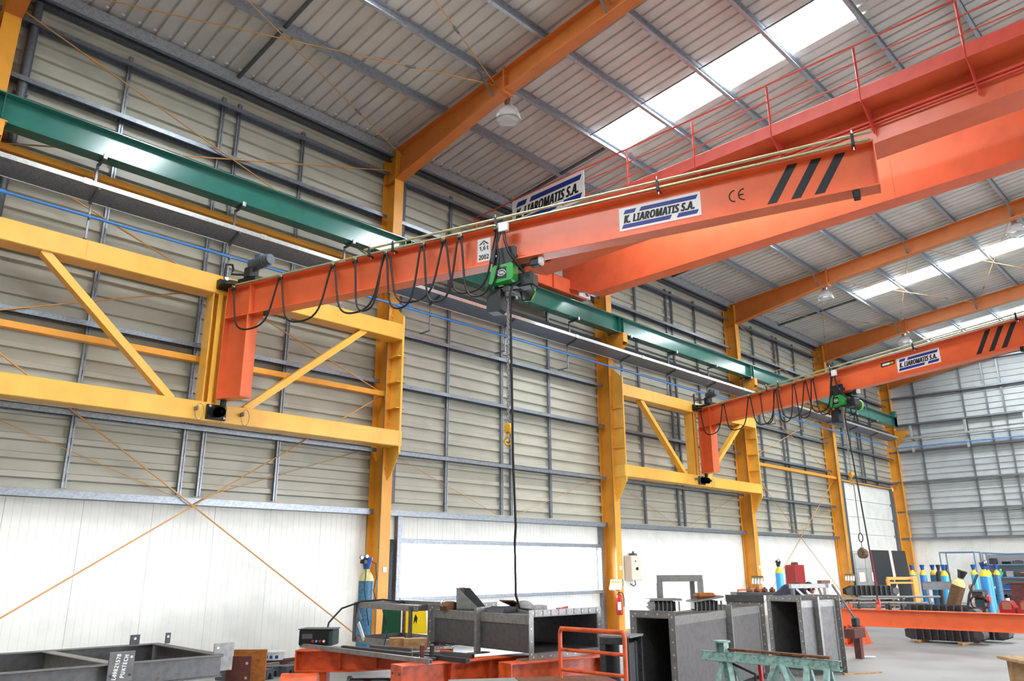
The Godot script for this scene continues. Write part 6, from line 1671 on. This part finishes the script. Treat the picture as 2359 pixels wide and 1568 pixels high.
# ------------------------------------------------------------------ small fittings and the worker
func build_small_things() -> void:
	gas_cylinder("gas_cylinder", "worn blue gas cylinder with yellow shoulder and gauges by the first full column", V(7.95, 0, 2.0), 0.125, 1.78, "cyl_worn", "cyl_cream", "cap_blue", "welding cylinders", true)
	var hs := thing("gas_hose", "thin black hoses hanging from the worn blue cylinder", "hose")
	part(hs, "hose", MB.new().tube([V(7.86, 1.66, 2.1), V(7.8, 1.55, 2.2), V(7.78, 1.3, 2.2), V(7.84, 1.0, 2.2), V(7.9, 0.7, 2.2)], 0.008, 6), "rubber")
	part(hs, "hose", MB.new().tube([V(7.98, 1.74, 2.0), V(8.08, 1.68, 2.08), V(8.06, 1.45, 2.14), V(7.98, 1.25, 2.18), V(8.02, 1.1, 2.2), V(8.15, 1.0, 2.2), V(8.25, 0.7, 2.2)], 0.008, 6), "rubber")
	gas_cylinder("gas_cylinder", "light blue gas cylinder with yellow shoulder and gauges behind the third duct", V(24.1, 0, 1.5), 0.118, 1.78, "cyl_light", "cyl_yellow", "dark_grey", "welding cylinders", true)
	# bins
	var b := thing("waste_bin", "yellow waste bin with a black mark right of the first full column", "bin", V(8.72, 0, 2.4), deg_to_rad(-40.0))
	part(b, "body", MB.new().prism(PackedVector2Array([Vector2(-0.2, 0.55), Vector2(0.2, 0.55), Vector2(0.17, 0.98), Vector2(-0.15, 0.98)]), Transform3D(Basis(), V(0, 0, -0.16)), 0.32), "bin_yellow")
	part(b, "mark", MB.new().prism(PackedVector2Array([Vector2(-0.03, 0.7), Vector2(0.0, 0.76), Vector2(0.02, 0.7), Vector2(0.035, 0.8), Vector2(0.0, 0.86), Vector2(-0.02, 0.8)]), Transform3D(Basis(), V(0, 0, 0.1601)), 0.003), "letter")
	part(b, "post", MB.new().cbox(V(0, 0.28, -0.05), V(0.06, 0.56, 0.06), 0.006), "galv_dull")
	var gb := thing("waste_bin", "dark green waste bin partly hidden behind the yellow bin", "bin", V(8.62, 0, 2.0), deg_to_rad(-40.0))
	part(gb, "body", MB.new().prism(PackedVector2Array([Vector2(-0.18, 0.5), Vector2(0.14, 0.5), Vector2(0.14, 0.98), Vector2(-0.16, 0.98)]), Transform3D(Basis(), V(-0.06, 0, -0.14)), 0.28), "bin_green")
	part(gb, "post", MB.new().cbox(V(-0.06, 0.25, 0.0), V(0.06, 0.52, 0.06), 0.006), "galv_dull")
	# fittings on the columns
	for k in 3:
		var x: float = [XC[2], XC[3], XC[4]][k]
		var s := thing("wall_socket", "small white square plate on the %s" % ["first full column", "column right of the long window", "column at the right end of the second wall frame"][k], "socket", V(x, 0, 0.505))
		part(s, "plate", MB.new().cbox(V(0.02, 1.58, 0.0), V(0.09, 0.1, 0.02), 0.004), "sign_white")
		part(s, "screw", MB.new().cyl(V(0.02, 1.58, 0.01), V(0.02, 1.58, 0.014), 0.006, 6), "dark_grey")
	for k in 3:
		var x: float = [XC[3], XC[4], XC[5]][k]
		var o := thing("plug_board", "white industrial plugs on the %s" % ["column right of the long window", "column at the right end of the second wall frame", "column left of the sectional door"][k], "plug board", V(x - 0.14, 0, 0.42), 0.0, "plug boards on the columns")
		part(o, "board", MB.new().cbox(V(-0.0, 1.22, 0.06), V(0.05, 0.16, 0.4), 0.006), "galv_dull")
		part(o, "feed_pipe", MB.new().cyl(V(0.05, 1.28, 0.05), V(0.05, 7.25, 0.05), 0.022, 8), "galvanised")
		for i in 4:
			part(o, "plug", MB.new().cyl(V(-0.03, 1.2, -0.08 + i * 0.1), V(-0.13, 1.04, -0.06 + i * 0.1), 0.04, 12), "tub_white")
			part(o, "plug_ring", MB.new().cyl(V(-0.02, 1.23, -0.08 + i * 0.1), V(-0.035, 1.2, -0.08 + i * 0.1), 0.045, 12), "hook_yellow")
	var e := thing("fire_extinguisher", "red fire extinguisher with pale label on the column right of the window", "extinguisher", V(XC[3] - 0.17, 0.42, 0.55))
	part(e, "body", MB.new().lathe([Vector2(0.0, 0.0), Vector2(0.085, 0.0), Vector2(0.092, 0.03), Vector2(0.092, 0.42), Vector2(0.07, 0.49), Vector2(0.03, 0.52), Vector2(0.0, 0.52)], Transform3D(), 22), "extinguisher")
	part(e, "label_band", MB.new().box(V(-0.07, 0.22, 0.063), V(0.09, 0.2, 0.004), Basis(Vector3.UP, -0.75)), "sign_white")
	part(e, "valve", MB.new().cyl(V(0, 0.52, 0), V(0, 0.57, 0), 0.02, 10).cbox(V(-0.03, 0.6, 0.0), V(0.14, 0.02, 0.03), 0.004), "black")
	part(e, "hose", MB.new().tube([V(0, 0.55, 0.02), V(0.08, 0.54, 0.06), V(0.11, 0.4, 0.08), V(0.1, 0.2, 0.08)], 0.012, 7), "rubber")
	var c := thing("control_cabinet", "beige electrical cabinet with a black switch on the white wall", "cabinet", V(18.1, 0, 0.03))
	part(c, "housing", MB.new().cbox(V(0.05, 1.58, 0.12), V(0.5, 0.66, 0.22), 0.01), "cabinet_beige")
	part(c, "door", MB.new().cbox(V(0.05, 1.58, 0.236), V(0.47, 0.63, 0.014), 0.004), "cabinet_beige")
	part(c, "rotary_switch", MB.new().cyl(V(0.05, 1.56, 0.24), V(0.05, 1.56, 0.27), 0.04, 12).cbox(V(0.05, 1.56, 0.28), V(0.02, 0.08, 0.03), 0.004), "black")
	part(c, "lamp_button", MB.new().cyl(V(0.0, 1.76, 0.24), V(0.0, 1.76, 0.262), 0.018, 10), "black")
	part(c, "top_plug", MB.new().lathe([Vector2(0.12, 0.0), Vector2(0.1, 0.05), Vector2(0.03, 0.07), Vector2(0.02, 0.12), Vector2(0.0, 0.12)], Transform3D(Basis(), V(0.08, 1.91, 0.12)), 16), "seal")
	part(c, "cable", MB.new().tube([V(0.1, 1.26, 0.12), V(0.12, 1.14, 0.13), V(0.02, 1.1, 0.13), V(-0.08, 1.16, 0.1)], 0.014, 7), "rubber")
	var rc := thing("red_cabinet", "red steel cabinet on the white wall behind the third duct", "cabinet", V(27.95, 0, 0.05))
	part(rc, "housing", MB.new().cbox(V(0, 1.2, 0.2), V(0.74, 0.9, 0.36), 0.01), "cabinet_red")
	part(rc, "door", MB.new().cbox(V(0.0, 1.2, 0.385), V(0.69, 0.84, 0.012), 0.004), "cabinet_red")
	part(rc, "reel", MB.new().cyl(V(0.0, 1.66, 0.1), V(0.0, 1.66, 0.3), 0.09, 14), "rust_steel")
	part(rc, "support", MB.new().cbox(V(-0.3, 0.38, 0.12), V(0.06, 0.76, 0.06), 0.004).cbox(V(0.3, 0.38, 0.12), V(0.06, 0.76, 0.06), 0.004), "red")
	var fg := thing("tube_gate", "far low orange guard rail by the second wall frame column", "guard rail", V(22.1, 0, 1.5))
	for x in [-0.7, 0.7]:
		part(fg, "post", MB.new().cyl(V(x, 0, 0), V(x, 0.95, 0), 0.025, 8), "trestle_orange")
	for yy in [0.94, 0.7]:
		part(fg, "rail", MB.new().cyl(V(-0.7, yy, 0), V(0.7, yy, 0), 0.025, 8), "trestle_orange")
	var lb := thing("workshop_bench", "low dark bench behind the third duct carrying the small rusty pieces", "bench", V(17.4, 0, 4.3), deg_to_rad(43.0))
	part(lb, "top", MB.new().cbox(V(0, 1.0, 0), V(0.6, 0.06, 1.3), 0.006), "dark_steel")
	for q in [[-0.25, -0.6], [0.25, -0.6], [-0.25, 0.6], [0.25, 0.6]]:
		part(lb, "leg", MB.new().cbox(V(q[0], 0.49, q[1]), V(0.06, 0.98, 0.06), 0.004), "dark_steel")
	for k in 4:
		var sc := thing("rusty_fitting", "small rusty fitting on the dark bench, %s" % ["first from the left", "second from the left", "third from the left", "fourth from the left"][k], "fitting", V(17.2 + k * 0.12, 1.03, 4.1 + k * 0.13))
		part(sc, "body", MB.new().cbox(V(0, 0.04, 0), V(0.1, 0.08, 0.12), 0.02), "rust_steel")
		part(sc, "boss", MB.new().cyl(V(0, 0.08, 0), V(0, 0.11, 0), 0.03, 10), "dark_steel")
	build_worker()

func sdf_mesh(mb: MB, cols: PackedColorArray, bones: Array, cell: float, k: float) -> void:
	# tapered capsules joined by a smooth minimum, meshed as surface nets
	var lo := V(1e9, 1e9, 1e9)
	var hi := -lo
	for b in bones:
		for e in 2:
			var r: float = b[2 + e] + 2.0 * cell
			lo = lo.min(b[e] - Vector3.ONE * r)
			hi = hi.max(b[e] + Vector3.ONE * r)
	var n := Vector3i(((hi - lo) / cell).ceil()) + Vector3i.ONE
	var f := PackedFloat32Array()
	f.resize(n.x * n.y * n.z)
	var near := PackedInt32Array()
	near.resize(f.size())
	for z in n.z:
		for y in n.y:
			for x in n.x:
				var p := lo + V(x, y, z) * cell
				var d := 1e9
				var best := 1e9
				var bi := 0
				for i in bones.size():
					var b: Array = bones[i]
					var p0: Vector3 = b[0]
					var ab: Vector3 = b[1] - b[0]
					var t := clampf((p - p0).dot(ab) / maxf(ab.length_squared(), 1e-9), 0.0, 1.0)
					var q := (p - p0 - ab * t).length() - lerpf(b[2], b[3], t)
					if q < best:
						best = q
						bi = i
					var h := clampf(0.5 + 0.5 * (q - d) / k, 0.0, 1.0)
					d = lerpf(q, d, h) - k * h * (1.0 - h) if d < 1e8 else q
				var id := (z * n.y + y) * n.x + x
				f[id] = d
				near[id] = bi
	var vid := {}
	var pos := []
	var nor := []
	var pc := []
	for z in n.z - 1:
		for y in n.y - 1:
			for x in n.x - 1:
				var id := (z * n.y + y) * n.x + x
				var s := Vector3.ZERO
				var c := 0
				for e in [[0, 1], [2, 3], [4, 5], [6, 7], [0, 2], [1, 3], [4, 6], [5, 7], [0, 4], [1, 5], [2, 6], [3, 7]]:
					var a := V(e[0] & 1, (e[0] >> 1) & 1, e[0] >> 2)
					var b := V(e[1] & 1, (e[1] >> 1) & 1, e[1] >> 2)
					var fa := f[id + int(a.x) + int(a.y) * n.x + int(a.z) * n.x * n.y]
					var fb := f[id + int(b.x) + int(b.y) * n.x + int(b.z) * n.x * n.y]
					if (fa < 0) != (fb < 0):
						s += a.lerp(b, fa / (fa - fb))
						c += 1
				if c:
					vid[id] = pos.size()
					pos.append(lo + (V(x, y, z) + s / c) * cell)
					nor.append(V(f[id + 1] - f[id], f[id + n.x] - f[id], f[id + n.x * n.y] - f[id]).normalized())
					pc.append(bones[near[id]][4])
	var step := [1, n.x, n.x * n.y]
	for z in range(1, n.z - 1):
		for y in range(1, n.y - 1):
			for x in range(1, n.x - 1):
				var id := (z * n.y + y) * n.x + x
				for ax in 3:
					if (f[id] < 0) == (f[id + step[ax]] < 0):
						continue
					var u: int = step[(ax + 1) % 3]
					var w: int = step[(ax + 2) % 3]
					var q := [id - u - w, id - w, id, id - u]
					if not (vid.has(q[0]) and vid.has(q[1]) and vid.has(q[2]) and vid.has(q[3])):
						continue
					var i := [vid[q[0]], vid[q[1]], vid[q[2]], vid[q[3]]]
					if f[id] >= 0:
						i.reverse()
					for tr in [[0, 1, 2], [0, 2, 3]]:
						var A: int = i[tr[0]]
						var B: int = i[tr[1]]
						var C: int = i[tr[2]]
						mb.trin(pos[A], pos[B], pos[C], nor[A], nor[B], nor[C])
						cols.append(pc[A]); cols.append(pc[C]); cols.append(pc[B])

func build_worker() -> void:
	# a worker bent forward over the bench behind the third duct; local +z is where he faces
	var t := thing("person", "worker in dark navy overalls bending over behind the third duct", "person", V(16.05, 0, 5.42), deg_to_rad(48.0))
	var navy := Color(0.014, 0.012, 0.03)
	var skin := Color(0.34, 0.16, 0.10)
	var hair := Color(0.006, 0.005, 0.005)
	var shoe := Color(0.01, 0.01, 0.01)
	var bones := []
	for s in [-1.0, 1.0]:
		bones.append([V(s * 0.09, 0.92, -0.04), V(s * 0.11, 0.5, 0.03), 0.095, 0.065, navy])
		bones.append([V(s * 0.11, 0.5, 0.03), V(s * 0.12, 0.1, -0.05), 0.065, 0.048, navy])
		bones.append([V(s * 0.12, 0.05, -0.07), V(s * 0.13, 0.04, 0.13), 0.045, 0.04, shoe])
		bones.append([V(s * 0.17, 1.14, 0.40), V(s * 0.22, 0.9, 0.52), 0.06, 0.048, navy])
		bones.append([V(s * 0.22, 0.9, 0.52), V(s * 0.15, 0.82, 0.74), 0.048, 0.034, navy])
	bones.append([V(0, 0.95, -0.05), V(0, 1.09, 0.16), 0.135, 0.14, navy])
	bones.append([V(0, 1.09, 0.16), V(0, 1.15, 0.38), 0.14, 0.125, navy])
	bones.append([V(-0.13, 1.15, 0.39), V(0.13, 1.15, 0.39), 0.085, 0.085, navy])
	bones.append([V(0, 1.17, 0.44), V(0, 1.18, 0.56), 0.058, 0.056, skin])
	var mb := MB.new()
	var cols := PackedColorArray()
	sdf_mesh(mb, cols, bones, 0.022, 0.045)
	# head: skull, jaw, nose, ears; the cap of hair covers the crown
	var head := [[V(0, 1.20, 0.63), V(0, 1.17, 0.66), 0.088, 0.082, hair], [V(0, 1.13, 0.67), V(0, 1.09, 0.69), 0.066, 0.048, skin], [V(0, 1.15, 0.735), V(0, 1.125, 0.755), 0.014, 0.016, skin], [V(-0.085, 1.16, 0.63), V(-0.09, 1.13, 0.63), 0.016, 0.014, skin], [V(0.085, 1.16, 0.63), V(0.09, 1.13, 0.63), 0.016, 0.014, skin], [V(0, 1.18, 0.53), V(0, 1.18, 0.6), 0.055, 0.058, skin]]
	sdf_mesh(mb, cols, head, 0.009, 0.02)
	for s in [-1.0, 1.0]:
		var w := V(s * 0.15, 0.82, 0.74)
		var hand := [[w, w + V(-s * 0.01, -0.02, 0.07), 0.03, 0.034, skin]]
		for i in 4:
			var r := w + V(-s * 0.03 + s * 0.021 * i, -0.02, 0.09)
			var m := r + V(0, -0.025, 0.035 + 0.004 * (i % 3))
			hand.append([r, m, 0.011, 0.010, skin])
			hand.append([m, m + V(0, -0.035, 0.008), 0.010, 0.0085, skin])
		var th := w + V(-s * 0.035, -0.01, 0.04)
		hand.append([th, th + V(-s * 0.022, -0.03, 0.03), 0.0125, 0.011, skin])
		hand.append([th + V(-s * 0.022, -0.03, 0.03), th + V(-s * 0.015, -0.055, 0.045), 0.011, 0.009, skin])
		sdf_mesh(mb, cols, hand, 0.006, 0.008)
	var arr := []
	arr.resize(Mesh.ARRAY_MAX)
	arr[Mesh.ARRAY_VERTEX] = mb.v
	arr[Mesh.ARRAY_NORMAL] = mb.n
	arr[Mesh.ARRAY_COLOR] = cols
	var am := ArrayMesh.new()
	am.add_surface_from_arrays(Mesh.PRIMITIVE_TRIANGLES, arr)
	var m := mat("person_surface", Color(1, 1, 1), 0.8)
	m.vertex_color_use_as_albedo = true
	inst(t, "body", am, "person_surface")
